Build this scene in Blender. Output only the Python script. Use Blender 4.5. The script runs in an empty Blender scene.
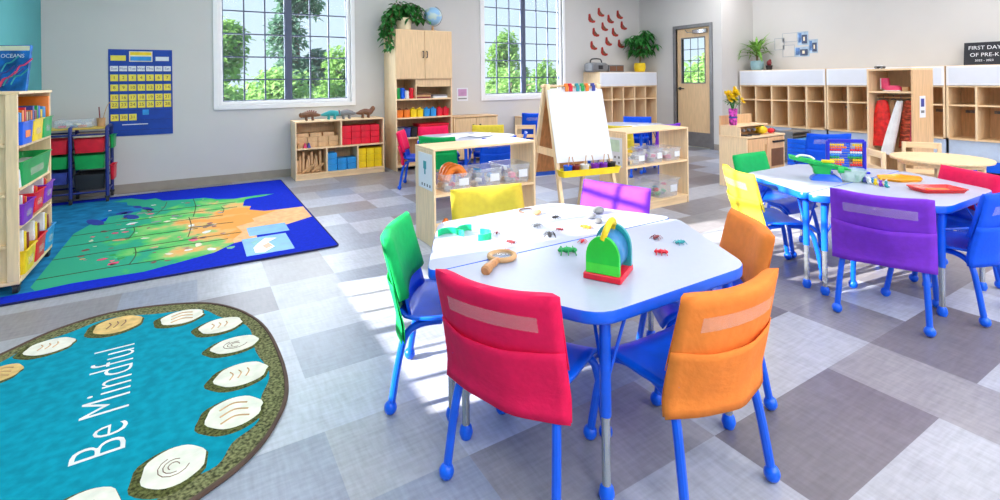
import bpy, bmesh, math, random
from math import sin, cos, pi, radians, atan2, hypot
from mathutils import Vector, Matrix
random.seed(7)
SC = bpy.context.scene
COL = SC.collection
PI = pi

# ------------------------------------------------------------------ materials
def lin(c):
    c = c / 255.0
    return c / 12.92 if c <= 0.04045 else ((c + 0.055) / 1.055) ** 2.4
def rgb(*c): return (lin(c[0]), lin(c[1]), lin(c[2]), 1.0)

def newmat(name):
    m = bpy.data.materials.new(name); m.use_nodes = True
    nt = m.node_tree; b = nt.nodes['Principled BSDF']
    return m, nt, b
def noise_mix(nt, col_a, col_b, scale, stretch=(1, 1, 1), detail=4, lo=.35, hi=.65):
    tc = nt.nodes.new('ShaderNodeTexCoord'); mp = nt.nodes.new('ShaderNodeMapping')
    mp.inputs['Scale'].default_value = stretch
    no = nt.nodes.new('ShaderNodeTexNoise'); no.inputs['Scale'].default_value = scale; no.inputs['Detail'].default_value = detail
    rp = nt.nodes.new('ShaderNodeValToRGB')
    rp.color_ramp.elements[0].position = lo; rp.color_ramp.elements[0].color = col_a
    rp.color_ramp.elements[1].position = hi; rp.color_ramp.elements[1].color = col_b
    nt.links.new(tc.outputs['Object'], mp.inputs['Vector']); nt.links.new(mp.outputs[0], no.inputs['Vector'])
    nt.links.new(no.outputs['Fac'], rp.inputs['Fac'])
    return rp.outputs['Color'], no.outputs['Fac']
def mat(name, c, rough=.5, var=.06, scale=12, spec=.5, metal=0, bump=0, stretch=(1, 1, 1)):
    m, nt, b = newmat(name)
    a = rgb(*[max(0, x * (1 - var)) for x in c]); d = rgb(*[min(255, x * (1 + var * .6)) for x in c])
    col, fac = noise_mix(nt, a, d, scale, stretch)
    nt.links.new(col, b.inputs['Base Color'])
    b.inputs['Roughness'].default_value = rough; b.inputs['Metallic'].default_value = metal
    b.inputs['Specular IOR Level'].default_value = spec
    if bump:
        bp = nt.nodes.new('ShaderNodeBump'); bp.inputs['Strength'].default_value = bump; bp.inputs['Distance'].default_value = .01
        nt.links.new(fac, bp.inputs['Height']); nt.links.new(bp.outputs[0], b.inputs['Normal'])
    return m
def wood(name, c, var=.09, axis='z', rough=.42):
    st = {'z': (9, 9, .8), 'x': (.8, 9, 9), 'y': (9, .8, 9)}[axis]
    return mat(name, c, rough, var, 6, .4, 0, 0, st)
def fabric(name, c, trans=.4, rough=.75):
    m, nt, b = newmat(name)
    col, fac = noise_mix(nt, rgb(*[x * .97 for x in c]), rgb(*[min(255, x * 1.01) for x in c]), 30, (1, 1, 1))
    nt.links.new(col, b.inputs['Base Color']); b.inputs['Roughness'].default_value = rough
    b.inputs['Specular IOR Level'].default_value = .3
    tr = nt.nodes.new('ShaderNodeBsdfTranslucent'); nt.links.new(col, tr.inputs['Color'])
    mx = nt.nodes.new('ShaderNodeMixShader'); mx.inputs[0].default_value = trans
    out = nt.nodes['Material Output']
    nt.links.new(b.outputs[0], mx.inputs[1]); nt.links.new(tr.outputs[0], mx.inputs[2]); nt.links.new(mx.outputs[0], out.inputs['Surface'])
    wv = nt.nodes.new('ShaderNodeTexNoise'); wv.inputs['Scale'].default_value = 14
    bp = nt.nodes.new('ShaderNodeBump'); bp.inputs['Strength'].default_value = .1; bp.inputs['Distance'].default_value = .02
    nt.links.new(wv.outputs['Fac'], bp.inputs['Height']); nt.links.new(bp.outputs[0], b.inputs['Normal'])
    return m
def clear(name, c=(235, 240, 245), alpha=.35, rough=.15):
    m, nt, b = newmat(name)
    col, fac = noise_mix(nt, rgb(*[x * .97 for x in c]), rgb(*c), 8)
    nt.links.new(col, b.inputs['Base Color']); b.inputs['Roughness'].default_value = rough
    tr = nt.nodes.new('ShaderNodeBsdfTransparent'); mx = nt.nodes.new('ShaderNodeMixShader'); mx.inputs[0].default_value = alpha
    nt.links.new(tr.outputs[0], mx.inputs[1]); nt.links.new(b.outputs[0], mx.inputs[2])
    nt.links.new(mx.outputs[0], nt.nodes['Material Output'].inputs['Surface'])
    return m

M = {}
M['wall'] = mat('painted_wall', (211, 209, 209), .85, .006, 3, .2)
M['teal'] = mat('teal_wall', (98, 176, 182), .85, .012, 3, .2)
M['ceil'] = mat('ceiling_white', (235, 235, 232), .9, .01, 3, .2)
M['base'] = mat('baseboard_vinyl', (158, 150, 142), .6, .03)
M['trimw'] = mat('white_trim', (242, 242, 246), .45, .004)
M['muntin'] = mat('window_bar', (78, 88, 116), .5, .03)
M['glass'] = clear('window_glass', (230, 240, 245), .04, .02)
M['maple'] = wood('maple', (246, 216, 176), .045)
M['maplex'] = wood('maple_horizontal', (246, 213, 170), .045, axis='x')
M['birch'] = wood('birch_inner', (224, 184, 140), .05)
M['birchd'] = wood('cubby_wood', (230, 184, 138), .05)
M['oak'] = wood('door_wood', (230, 196, 154), .04)
M['orangewood'] = wood('warm_board', (206, 142, 88))
M['white'] = mat('white_plastic', (240, 241, 247), .35, .004)
M['paper'] = mat('paper', (228, 231, 240), .8, .004)
M['laminate'] = mat('table_laminate', (176, 184, 208), .3, .008, 60)
M['blue'] = mat('blue_plastic', (6, 98, 238), .32, .05)
M['bluem'] = mat('blue_metal', (10, 92, 232), .3, .04)
M['chrome'] = mat('chrome', (190, 194, 200), .25, .03, 12, .5, .85)
M['steel'] = mat('grey_steel', (128, 128, 132), .45, .04, 12, .5, .4)
M['dark'] = mat('dark_plastic', (38, 38, 44), .5, .08)
M['black'] = mat('chalkboard', (38, 42, 52), .7, .08)
M['navy'] = mat('navy_metal', (36, 50, 130), .4, .05)
for n, c in dict(red=(228, 24, 52), green=(20, 166, 84), yellow=(250, 214, 24), orange=(244, 130, 36), purple=(128, 42, 196),
                 sky=(42, 150, 226), white2=(238, 238, 240), pink=(236, 70, 120), grey=(130, 132, 138), brown=(120, 80, 56),
                 teal2=(40, 160, 170), lime=(70, 220, 60), cream=(240, 228, 200), mid=(60, 70, 160), tan=(206, 160, 112), maroon=(130, 40, 50)).items():
    M['p_' + n] = mat('plastic_' + n, c, .4, .06)
for n, c in dict(red=(255, 24, 92), green=(14, 186, 98), yellow=(255, 236, 84), orange=(255, 142, 60), purple=(158, 72, 240), blue=(4, 88, 240)).items():
    M['f_' + n] = fabric('cover_' + n, c, .4 if n in ('yellow', 'purple') else .12)
M['p_blue'] = M['blue']
M['vinyl'] = clear('clear_vinyl', (250, 240, 235), .2, .12)
M['bin'] = clear('clear_bin_plastic', (236, 240, 250), .22, .15)
M['leaf'] = mat('plant_leaf', (48, 128, 52), .5, .3, 25)
M['leafl'] = mat('plant_leaf_light', (120, 172, 70), .5, .25, 25)
M['soil'] = mat('soil', (70, 50, 38), .9, .2)
M['stem'] = mat('stem', (110, 96, 60), .8, .15)
M['tree1'] = fabric('tree_leaf_teal', (112, 152, 132), .5)
M['tree2'] = fabric('tree_leaf_green', (146, 188, 106), .5)
M['tree3'] = fabric('tree_leaf_pale', (166, 204, 130), .5)
M['bark'] = mat('bark', (96, 84, 72), .9, .2)
M['grass'] = mat('lawn', (130, 160, 96), .9, .15, 4)
M['yellowtray'] = mat('yellow_tray_plastic', (255, 222, 10), .35, .03)
M['trayor'] = clear('amber_tray', (255, 170, 20), .88, .2)
M['trayred'] = clear('ruby_tray', (236, 50, 50), .85, .2)

# ------------------------------------------------------------------ mesh builder
def rrect(w, d, r, seg=3):
    pts = []
    for cx, cy, a0 in ((w/2-r, d/2-r, 0), (-w/2+r, d/2-r, 90), (-w/2+r, -d/2+r, 180), (w/2-r, -d/2+r, 270)):
        for k in range(seg + 1):
            a = radians(a0 + 90 * k / seg); pts.append((cx + r*cos(a), cy + r*sin(a)))
    return pts
def round_poly(poly, r, seg=4):
    out = []; n = len(poly)
    for i in range(n):
        p0, p, p1 = Vector(poly[i-1]), Vector(poly[i]), Vector(poly[(i+1) % n])
        a = (p0-p).normalized(); b = (p1-p).normalized()
        for k in range(seg+1):
            t = k/seg
            q = (p+a*r)*(1-t)**2 + p*2*t*(1-t) + (p+b*r)*t*t
            out.append((q.x, q.y))
    return out
def spline(pts, n=6, closed=False):
    P = [Vector(p) for p in pts]; out = []; N = len(P)
    rng = range(N if closed else N-1)
    for i in rng:
        if closed: p0, p1, p2, p3 = P[i-1], P[i], P[(i+1) % N], P[(i+2) % N]
        else: p0, p1, p2, p3 = P[max(i-1, 0)], P[i], P[i+1], P[min(i+2, N-1)]
        for k in range(n):
            t = k/n
            out.append(.5*((2*p1)+(-p0+p2)*t+(2*p0-5*p1+4*p2-p3)*t*t+(-p0+3*p1-3*p2+p3)*t**3))
    if not closed: out.append(P[-1].copy())
    return out

class MB:
    def __init__(s): s.v = []; s.f = []; s.mi = []; s.T = Matrix.Identity(4); s.cur = 0
    def at(s, x=0, y=0, z=0, rz=0, rx=0, ry=0):
        s.T = Matrix.Translation((x, y, z)) @ Matrix.Rotation(rz, 4, 'Z') @ Matrix.Rotation(ry, 4, 'Y') @ Matrix.Rotation(rx, 4, 'X'); return s
    def m(s, i): s.cur = i; return s
    def add(s, vs, fs):
        o = len(s.v)
        for p in vs: s.v.append(tuple(s.T @ Vector(p)))
        for f in fs: s.f.append([o+i for i in f]); s.mi.append(s.cur)
        return s
    def box(s, x0, x1, y0, y1, z0, z1):
        return s.add([(x0,y0,z0),(x1,y0,z0),(x1,y1,z0),(x0,y1,z0),(x0,y0,z1),(x1,y0,z1),(x1,y1,z1),(x0,y1,z1)],
                     [(0,3,2,1),(4,5,6,7),(0,1,5,4),(1,2,6,5),(2,3,7,6),(3,0,4,7)])
    def loft(s, loops, cap0=True, cap1=True, closed=True):
        n = len(loops[0]); vs = [p for l in loops for p in l]; fs = []
        for a in range(len(loops)-1):
            for i in range(n if closed else n-1):
                j = (i+1) % n; fs.append((a*n+i, a*n+j, (a+1)*n+j, (a+1)*n+i))
        if cap0: fs.append(tuple(reversed(range(n))))
        if cap1: fs.append(tuple(range((len(loops)-1)*n, len(loops)*n)))
        return s.add(vs, fs)
    def prism(s, poly, z0, z1): return s.loft([[(p[0], p[1], z0) for p in poly], [(p[0], p[1], z1) for p in poly]])
    def rbox(s, x0, x1, y0, y1, z0, z1, r=.006):
        w, d = x1-x0, y1-y0; cx, cy = (x0+x1)/2, (y0+y1)/2; r = min(r, w*.45, d*.45, (z1-z0)*.45); q = r*.6
        L = []
        for z, k in ((z0, q), (z0+q, 0), (z1-q, 0), (z1, q)):
            L.append([(cx+p[0], cy+p[1], z) for p in rrect(w-2*k, d-2*k, max(r-k*.5, .001), 2)])
        return s.loft(L)
    def tub(s, cx, cy, z0, w0, d0, w1, d1, h, t=.004, rim=.006, r=.012):
        L = []
        for w, d, z in ((w0, d0, z0), (w1, d1, z0+h), (w1+2*rim, d1+2*rim, z0+h), (w1+2*rim, d1+2*rim, z0+h+.005), (w1-2*t, d1-2*t, z0+h+.005), (w0-2*t, d0-2*t, z0+t)):
            L.append([(cx+p[0], cy+p[1], z) for p in rrect(w, d, r, 3)])
        return s.loft(L)
    def lathe(s, prof, cx=0, cy=0, seg=16, cap=True):
        L = [[(cx+max(r, 1e-4)*cos(2*PI*k/seg), cy+max(r, 1e-4)*sin(2*PI*k/seg), z) for k in range(seg)] for r, z in prof]
        return s.loft(L, cap, cap)
    def ball(s, c, r, seg=12, ring=8):
        r = r if isinstance(r, (tuple, list)) else (r, r, r); L = []
        for a in range(ring+1):
            t = -PI/2+PI*a/ring; q = max(cos(t), .01)
            L.append([(c[0]+r[0]*q*cos(2*PI*k/seg), c[1]+r[1]*q*sin(2*PI*k/seg), c[2]+r[2]*sin(t)) for k in range(seg)])
        return s.loft(L)
    def tube(s, pts, r, seg=10, cap=True):
        P = [Vector(p) for p in pts]; L = []; n = len(P); up = None
        for i in range(n):
            d = (P[min(i+1, n-1)]-P[max(i-1, 0)]).normalized()
            if up is None:
                up = Vector((0, 0, 1)) if abs(d.z) < .9 else Vector((1, 0, 0))
            a = d.cross(up).normalized(); b = a.cross(d).normalized(); up = b
            rr = r[i] if isinstance(r, (list, tuple)) else r
            L.append([tuple(P[i]+a*rr*cos(2*PI*k/seg)+b*rr*sin(2*PI*k/seg)) for k in range(seg)])
        return s.loft(L, cap, cap)
    def grid(s, fn, nu, nv):
        vs = [fn(u/nu, v/nv) for v in range(nv+1) for u in range(nu+1)]
        fs = [(v*(nu+1)+u, v*(nu+1)+u+1, (v+1)*(nu+1)+u+1, (v+1)*(nu+1)+u) for v in range(nv) for u in range(nu)]
        return s.add(vs, fs)
    def leaf(s, base, d, L, W, droop=.3, up=Vector((0, 0, 1))):
        b = Vector(base); d = Vector(d).normalized(); sd = d.cross(up)
        if sd.length < .05: sd = Vector((1, 0, 0))
        sd.normalize(); n = sd.cross(d)
        p = []
        for t, w in ((0, .08), (.3, .5), (.65, .42), (1, .02)):
            c = b + d*L*t - Vector((0, 0, 1))*droop*L*t*t
            p += [c-sd*W*w+n*W*w*.35, c, c+sd*W*w+n*W*w*.35]
        fs = []
        for k in range(3):
            for j in range(2): fs.append((k*3+j, k*3+j+1, k*3+j+4, k*3+j+3))
        return s.add([tuple(q) for q in p], fs)
    def text(s, txt, size, align='CENTER', depth=.0006, thin=0, space=1):
        cu = bpy.data.curves.new('lettering', 'FONT'); cu.body = txt; cu.size = size; cu.align_x = align; cu.align_y = 'CENTER'
        cu.extrude = depth; cu.offset = thin; cu.space_character = space; cu.resolution_u = 3
        o = bpy.data.objects.new('lettering', cu); COL.objects.link(o); bpy.context.view_layer.update()
        me = bpy.data.meshes.new_from_object(o)
        s.add([tuple(v.co) for v in me.vertices], [tuple(p.vertices) for p in me.polygons])
        bpy.data.objects.remove(o); bpy.data.meshes.remove(me); bpy.data.curves.remove(cu); return s
    def mesh(s, name, mats, smooth=True, angle=35, solid=0, bevel=0):
        me = bpy.data.meshes.new(name); me.from_pydata(s.v, [], s.f)
        mats = mats if isinstance(mats, (list, tuple)) else [mats]
        for m_ in mats: me.materials.append(M[m_] if isinstance(m_, str) else m_)
        me.polygons.foreach_set('material_index', s.mi)
        bm = bmesh.new(); bm.from_mesh(me); bmesh.ops.recalc_face_normals(bm, faces=bm.faces); bm.to_mesh(me); bm.free()
        if smooth:
            me.polygons.foreach_set('use_smooth', [True]*len(me.polygons)); me.set_sharp_from_angle(angle=radians(angle))
        me.update(); return me
    def build(s, name, mats, parent=None, loc=(0, 0, 0), rz=0, smooth=True, solid=0, bevel=0, angle=35, label=None):
        o = bpy.data.objects.new(name, s.mesh(name, mats, smooth, angle)); COL.objects.link(o)
        o.location = loc; o.rotation_euler = (0, 0, rz)
        if parent: o.parent = parent
        if solid:
            md = o.modifiers.new('thick', 'SOLIDIFY'); md.thickness = solid; md.offset = 0
        if bevel:
            md = o.modifiers.new('edge', 'BEVEL'); md.width = bevel; md.segments = 2; md.limit_method = 'ANGLE'; md.angle_limit = radians(40); md.harden_normals = False
        if label: o['label'] = label
        return o

def tag(o, label, cat, group=None):
    o['label'] = label; o['category'] = cat
    if group: o['group'] = group
    return o
def thing(name, label, cat, loc=(0, 0, 0), rz=0, group=None):
    o = bpy.data.objects.new(name, None); COL.objects.link(o); o.empty_display_size = .1
    o.location = loc; o.rotation_euler = (0, 0, rz); return tag(o, label, cat, group)
def solo(name, label, cat, mb, mats, loc=(0, 0, 0), rz=0, group=None, **k):
    return tag(mb.build(name, mats, None, loc, rz, **k), label, cat, group)
def struct(name, mb, mats, parent=None, **k):
    o = mb.build(name, mats, parent, **k)
    if not parent: o['kind'] = 'structure'
    return o
def copy_tree(o, parent=None):
    c = o.copy(); COL.objects.link(c)
    if parent: c.parent = parent
    for ch in [x for x in KIDS.get(o.name, [])]: copy_tree(ch, c)
    return c
KIDS = {}
def index_kids():
    KIDS.clear()
    for o in bpy.data.objects:
        if o.parent: KIDS.setdefault(o.parent.name, []).append(o)
def clone(o, label, loc, rz=0, group=None, scale=None):
    index_kids(); c = copy_tree(o); c.location = loc; c.rotation_euler = (0, 0, rz); c['label'] = label
    if group: c['group'] = group
    if scale: c.scale = (scale,)*3
    return c
ORD = ['first', 'second', 'third', 'fourth', 'fifth', 'sixth', 'seventh', 'eighth', 'ninth', 'tenth', 'eleventh', 'twelfth', 'thirteenth', 'fourteenth']

# ------------------------------------------------------------------ room shell
XL, YB, XD, YP, XC, YS, ZC = -1.40, 7.12, 7.62, 5.29, 8.52, -3.0, 3.05
def wall_holes(u0, u1, z0, z1, holes, put):
    # holes: list of (a,b,c,d) in u,z ; put(u0,u1,z0,z1)
    us = sorted({u0, u1, *[h[0] for h in holes], *[h[1] for h in holes]})
    for a, b in zip(us, us[1:]):
        hs = [h for h in holes if h[0] <= a+1e-6 and h[1] >= b-1e-6]
        if not hs: put(a, b, z0, z1)
        else:
            h = hs[0]
            if h[2] > z0: put(a, b, z0, h[2])
            if h[3] < z1: put(a, b, h[3], z1)
W1 = (0.25, 1.88, .965, 2.78); W2 = (4.02, 5.66, .965, 2.78); W3 = (1.98, 3.48, .945, 2.74)
DR = (5.52, 6.23, 0, 2.14)
b = MB(); wall_holes(XL-.15, XD+.15, 0, ZC, [W1, W2], lambda a, c, d, e: b.box(a, c, YB, YB+.15, d, e)); struct('wall_back', b, 'wall', smooth=False)
b = MB(); wall_holes(YS, YB, 0, ZC, [W3], lambda a, c, d, e: b.box(XL-.12, XL, a, c, d, e)); struct('wall_left', b, 'teal', smooth=False)
b = MB(); wall_holes(YP, YB, 0, ZC, [DR], lambda a, c, d, e: b.box(XD, XD+.13, a, c, d, e)); struct('wall_right', b, 'wall', smooth=False)
b = MB().box(XD+.13, XC, YP, YP+.13, 0, ZC); struct('wall_return', b, 'wall', smooth=False)
b = MB().box(XC, XC+.15, YS, YP+.13, 0, ZC); struct('wall_cubby', b, 'wall', smooth=False)
b = MB().box(XL-.12, XC+.15, YS-.15, YS, 0, ZC); struct('wall_rear', b, 'wall', smooth=False)
b = MB().box(XL-.12, XC+.15, YS-.15, YB+.15, ZC, ZC+.12); struct('ceiling', b, 'ceil', smooth=False)

# floor of square vinyl tiles, tone per tile
fm, nt, bs = newmat('vinyl_tile')
at = nt.nodes.new('ShaderNodeAttribute'); at.attribute_name = 'tile_tone'
tc = nt.nodes.new('ShaderNodeTexCoord')
def nz(sc, st, det=3):
    mp = nt.nodes.new('ShaderNodeMapping'); mp.inputs['Scale'].default_value = st
    n = nt.nodes.new('ShaderNodeTexNoise'); n.inputs['Scale'].default_value = sc; n.inputs['Detail'].default_value = det
    nt.links.new(tc.outputs['Object'], mp.inputs[0]); nt.links.new(mp.outputs[0], n.inputs['Vector']); return n.outputs['Fac']
n1 = nz(60, (1, .16, 1)); n2 = nz(60, (.16, 1, 1)); n3 = nz(7, (1, 1, 1))
ad = nt.nodes.new('ShaderNodeMath'); ad.operation = 'ADD'; nt.links.new(n1, ad.inputs[0]); nt.links.new(n2, ad.inputs[1])
ad2 = nt.nodes.new('ShaderNodeMath'); ad2.operation = 'MULTIPLY_ADD'; ad2.inputs[1].default_value = .5; nt.links.new(n3, ad2.inputs[0]); nt.links.new(ad.outputs[0], ad2.inputs[2])
mr = nt.nodes.new('ShaderNodeMapRange'); mr.inputs[1].default_value = .8; mr.inputs[2].default_value = 1.7; mr.inputs[3].default_value = .78; mr.inputs[4].default_value = 1.2
nt.links.new(ad2.outputs[0], mr.inputs[0])
mu = nt.nodes.new('ShaderNodeMix'); mu.data_type = 'RGBA'; mu.blend_type = 'MULTIPLY'; mu.inputs[0].default_value = 1
nt.links.new(at.outputs['Color'], mu.inputs[6]); nt.links.new(mr.outputs[0], mu.inputs[7]); nt.links.new(mu.outputs[2], bs.inputs['Base Color'])
bs.inputs['Roughness'].default_value = .34; bs.inputs['Specular IOR Level'].default_value = .42
TX, TY, OY = .38, .3725, -.018
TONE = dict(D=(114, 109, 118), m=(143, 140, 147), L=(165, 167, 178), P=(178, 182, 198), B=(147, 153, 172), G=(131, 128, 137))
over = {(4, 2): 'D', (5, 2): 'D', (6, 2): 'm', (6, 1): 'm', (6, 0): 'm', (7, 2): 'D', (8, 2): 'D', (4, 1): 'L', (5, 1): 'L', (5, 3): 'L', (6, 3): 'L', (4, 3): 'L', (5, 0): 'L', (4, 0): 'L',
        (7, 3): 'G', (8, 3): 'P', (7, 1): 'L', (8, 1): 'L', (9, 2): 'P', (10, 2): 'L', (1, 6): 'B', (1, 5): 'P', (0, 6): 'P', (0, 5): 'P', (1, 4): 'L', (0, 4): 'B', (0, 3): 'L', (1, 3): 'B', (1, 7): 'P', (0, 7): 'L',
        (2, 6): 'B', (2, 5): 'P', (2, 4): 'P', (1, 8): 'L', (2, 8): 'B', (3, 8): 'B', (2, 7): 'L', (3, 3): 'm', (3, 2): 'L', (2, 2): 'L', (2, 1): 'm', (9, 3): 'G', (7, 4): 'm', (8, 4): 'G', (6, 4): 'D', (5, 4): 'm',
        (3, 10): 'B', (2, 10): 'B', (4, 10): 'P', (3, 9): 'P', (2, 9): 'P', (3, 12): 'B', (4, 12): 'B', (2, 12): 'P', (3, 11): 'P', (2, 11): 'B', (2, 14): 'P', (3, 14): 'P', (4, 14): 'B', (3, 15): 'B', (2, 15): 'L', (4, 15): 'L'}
b = MB(); tones = []
i0, i1 = int(math.floor(XL/TX))-1, int(XC/TX)+1; j0, j1 = int(math.floor((YS-OY)/TY))-1, int((YB-OY)/TY)+1
rr = random.Random(3)
pairs = {}
for j in range(j0, j1+1):
    off = rr.randint(0, 2); i = i0-off
    while i <= i1:
        n = rr.choice((1, 2, 2)); t = rr.choice('DmmLLPBGLm')
        for q in range(n): pairs[(i+q, j)] = t
        i += n
vi = []
for j in range(j0, j1+1):
    for i in range(i0, i1+1):
        x0, x1 = max(i*TX, XL-.12), min((i+1)*TX, XC+.15); y0, y1 = max(j*TY+OY, YS-.15), min((j+1)*TY+OY, YB+.15)
        if x1 <= x0 or y1 <= y0: continue
        b.add([(x0, y0, 0), (x1, y0, 0), (x1, y1, 0), (x0, y1, 0)], [(0, 1, 2, 3)])
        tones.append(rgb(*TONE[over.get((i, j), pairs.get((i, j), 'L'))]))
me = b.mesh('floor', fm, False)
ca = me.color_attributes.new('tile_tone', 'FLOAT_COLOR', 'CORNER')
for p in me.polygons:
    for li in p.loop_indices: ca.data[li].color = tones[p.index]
fl = bpy.data.objects.new('floor', me); COL.objects.link(fl); fl['kind'] = 'structure'
b = MB().box(XL-.12, XC+.15, YS-.15, YB+.15, -.12, -.004); o = b.build('floor_slab', 'steel', smooth=False); o.parent = fl

b = MB().box(XL, XD, YB-.012, YB, 0, .1); struct('baseboard_back', b, 'base', smooth=False)
b = MB().box(XL, XL+.012, YS, YB-.012, 0, .1); struct('baseboard_left', b, 'base', smooth=False)
b = MB().box(XD-.012, XD, YP, DR[0]-.07, 0, .1).box(XD-.012, XD, DR[1]+.07, YB-.012, 0, .1); struct('baseboard_right', b, 'base', smooth=False)
b = MB().box(XD-.012, XC, YP-.012, YP, 0, .1); struct('baseboard_return', b, 'base', smooth=False)
b = MB().box(XC-.012, XC, YS, YP-.012, 0, .1); struct('baseboard_cubby', b, 'base', smooth=False)

def window(n, W, axis):
    a, c, z0, z1 = W
    def bx(mb, u0, u1, d0, d1, zz0, zz1):
        if axis == 'y': mb.box(u0, u1, YB+d0, YB+d1, zz0, zz1)
        else: mb.box(XL-d1, XL-d0, u0, u1, zz0, zz1)
    fr = MB(); t = .045
    bx(fr, a, a+t, .02, .11, z0, z1); bx(fr, c-t, c, .02, .11, z0, z1); bx(fr, a+t, c-t, .02, .11, z0, z0+t); bx(fr, a+t, c-t, .02, .11, z1-t, z1)
    root = struct('window_%d' % n, fr, 'trimw', bevel=.004, smooth=False)
    cs = MB(); e = .055
    bx(cs, a-e, a, -.018, .02, z0-e, z1+e); bx(cs, c, c+e, -.018, .02, z0-e, z1+e); bx(cs, a, c, -.018, .02, z1, z1+e); bx(cs, a-e*.2, c+e*.2, -.03, .02, z0-e, z0)
    cs.build('window_casing', 'trimw', root, smooth=False, bevel=.003)
    mid = (a+c)/2
    for s0, s1 in ((a+t, mid-.035), (mid+.035, c-t)):
        mu_ = MB(); g = .009
        for k in (1, 2):
            u = s0+(s1-s0)*k/3; bx(mu_, u-g, u+g, .05, .075, z0+t, z1-t)
        z = .984+.298
        while z < z1-.1:
            bx(mu_, s0, s1, .052, .073, z-g, z+g); z += .292
        bx(mu_, s0, s0+.012, .045, .08, z0+t, z1-t); bx(mu_, s1-.012, s1, .045, .08, z0+t, z1-t); bx(mu_, s0, s1, .045, .08, z0+t, z0+t+.012)
        mu_.build('sash_grille', 'muntin', root, smooth=False)
        gl = MB(); bx(gl, s0, s1, .060, .066, z0+t, z1-t); gl.build('pane', 'glass', root, smooth=False)
    mm = MB(); bx(mm, mid-.035, mid+.035, .03, .1, z0+t, z1-t); mm.build('mullion', 'muntin', root, smooth=False, bevel=.004)
    return root
window(1, W1, 'y'); window(2, W2, 'y')
# third window stands in the left wall, outside the frame; the sun comes through it
def window_side(n, W):
    a, c, z0, z1 = W; t = .03
    fr = MB().box(XL-.11, XL-.02, a, a+t, z0, z1).box(XL-.11, XL-.02, c-t, c, z0, z1).box(XL-.11, XL-.02, a+t, c-t, z0, z0+t).box(XL-.11, XL-.02, a+t, c-t, z1-t, z1)
    root = struct('window_%d' % n, fr, 'trimw', smooth=False)
    g = MB()
    for k in range(1, 6):
        y = a+t+(c-a-2*t)*k/6; w = .03 if k == 3 else .013
        g.box(XL-.08, XL-.05, y-w, y+w, z0+t, z1-t)
    z = z0+.3
    while z < z1-.1: g.box(XL-.078, XL-.052, a+t, c-t, z-.012, z+.012); z += .292
    g.build('sash_grille', 'muntin', root, smooth=False)
    MB().box(XL-.068, XL-.062, a+t, c-t, z0+t, z1-t).build('pane', 'glass', root, smooth=False)
window_side(3, W3)

# door in the right wall
y0, y1, z0, z1 = DR
b = MB().box(XD-.02, XD+.1, y0-.06, y0, 0, z1+.06).box(XD-.02, XD+.1, y1, y1+.06, 0, z1+.06).box(XD-.02, XD+.1, y0, y1, z1, z1+.06)
door = struct('door_1', b, 'steel', smooth=False, bevel=.004)
ga, gb, gc, gd = 5.645, 6.12, 1.16, 1.955
b = MB(); wall_holes(y0+.004, y1-.004, .01, z1-.004, [(ga, gb, gc, gd)], lambda a, c, d, e: b.box(XD+.03, XD+.075, a, c, d, e)); b.build('leaf', 'oak', door, smooth=False)
b = MB(); e = .018
b.box(XD+.022, XD+.083, ga-e, ga, gc-e, gd+e).box(XD+.022, XD+.083, gb, gb+e, gc-e, gd+e).box(XD+.022, XD+.083, ga, gb, gc-e, gc).box(XD+.022, XD+.083, ga, gb, gd, gd+e)
b.build('lite_frame', 'steel', door, smooth=False)
b = MB().box(XD+.048, XD+.056, ga, gb, gc, gd); b.build('pane', 'glass', door, smooth=False)
b = MB()
for k in (1, 2): b.box(XD+.06, XD+.066, ga+(gb-ga)*k/3-.006, ga+(gb-ga)*k/3+.006, gc, gd)
for k in (1, 2, 3): b.box(XD+.06, XD+.066, ga, gb, gc+(gd-gc)*k/4-.006, gc+(gd-gc)*k/4+.006)
b.build('lite_grille', 'muntin', door, smooth=False)
b = MB().box(XD+.024, XD+.03, y0+.02, y1-.02, .015, .27); b.build('kick_plate', 'steel', door, smooth=False)
b = MB().rbox(XD-.035, XD+.03, y0+.05, y0+.33, 2.03, 2.1, .01).tube([(XD-.02, y0+.2, 2.05), (XD-.06, y0+.42, 2.06), (XD+.0, y0+.5, 2.11)], .008, 8); b.build('closer', 'chrome', door)
b = MB().lathe([(.03, 0), (.03, .008), (.012, .012), (.011, .05)], 0, 0, 12)
hb = MB(); hb.T = Matrix.Translation((XD+.03, 6.17, 1.05)) @ Matrix.Rotation(-PI/2, 4, 'Y'); hb.lathe([(.03, 0), (.03, .008), (.012, .012), (.011, .05)], 0, 0, 12); hb.T = Matrix.Identity(4)
hb.tube([(XD-.015, 6.17, 1.05), (XD-.02, 6.10, 1.05), (XD-.018, 6.05, 1.047)], .009, 8); hb.build('handle', 'dark', door)

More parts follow.
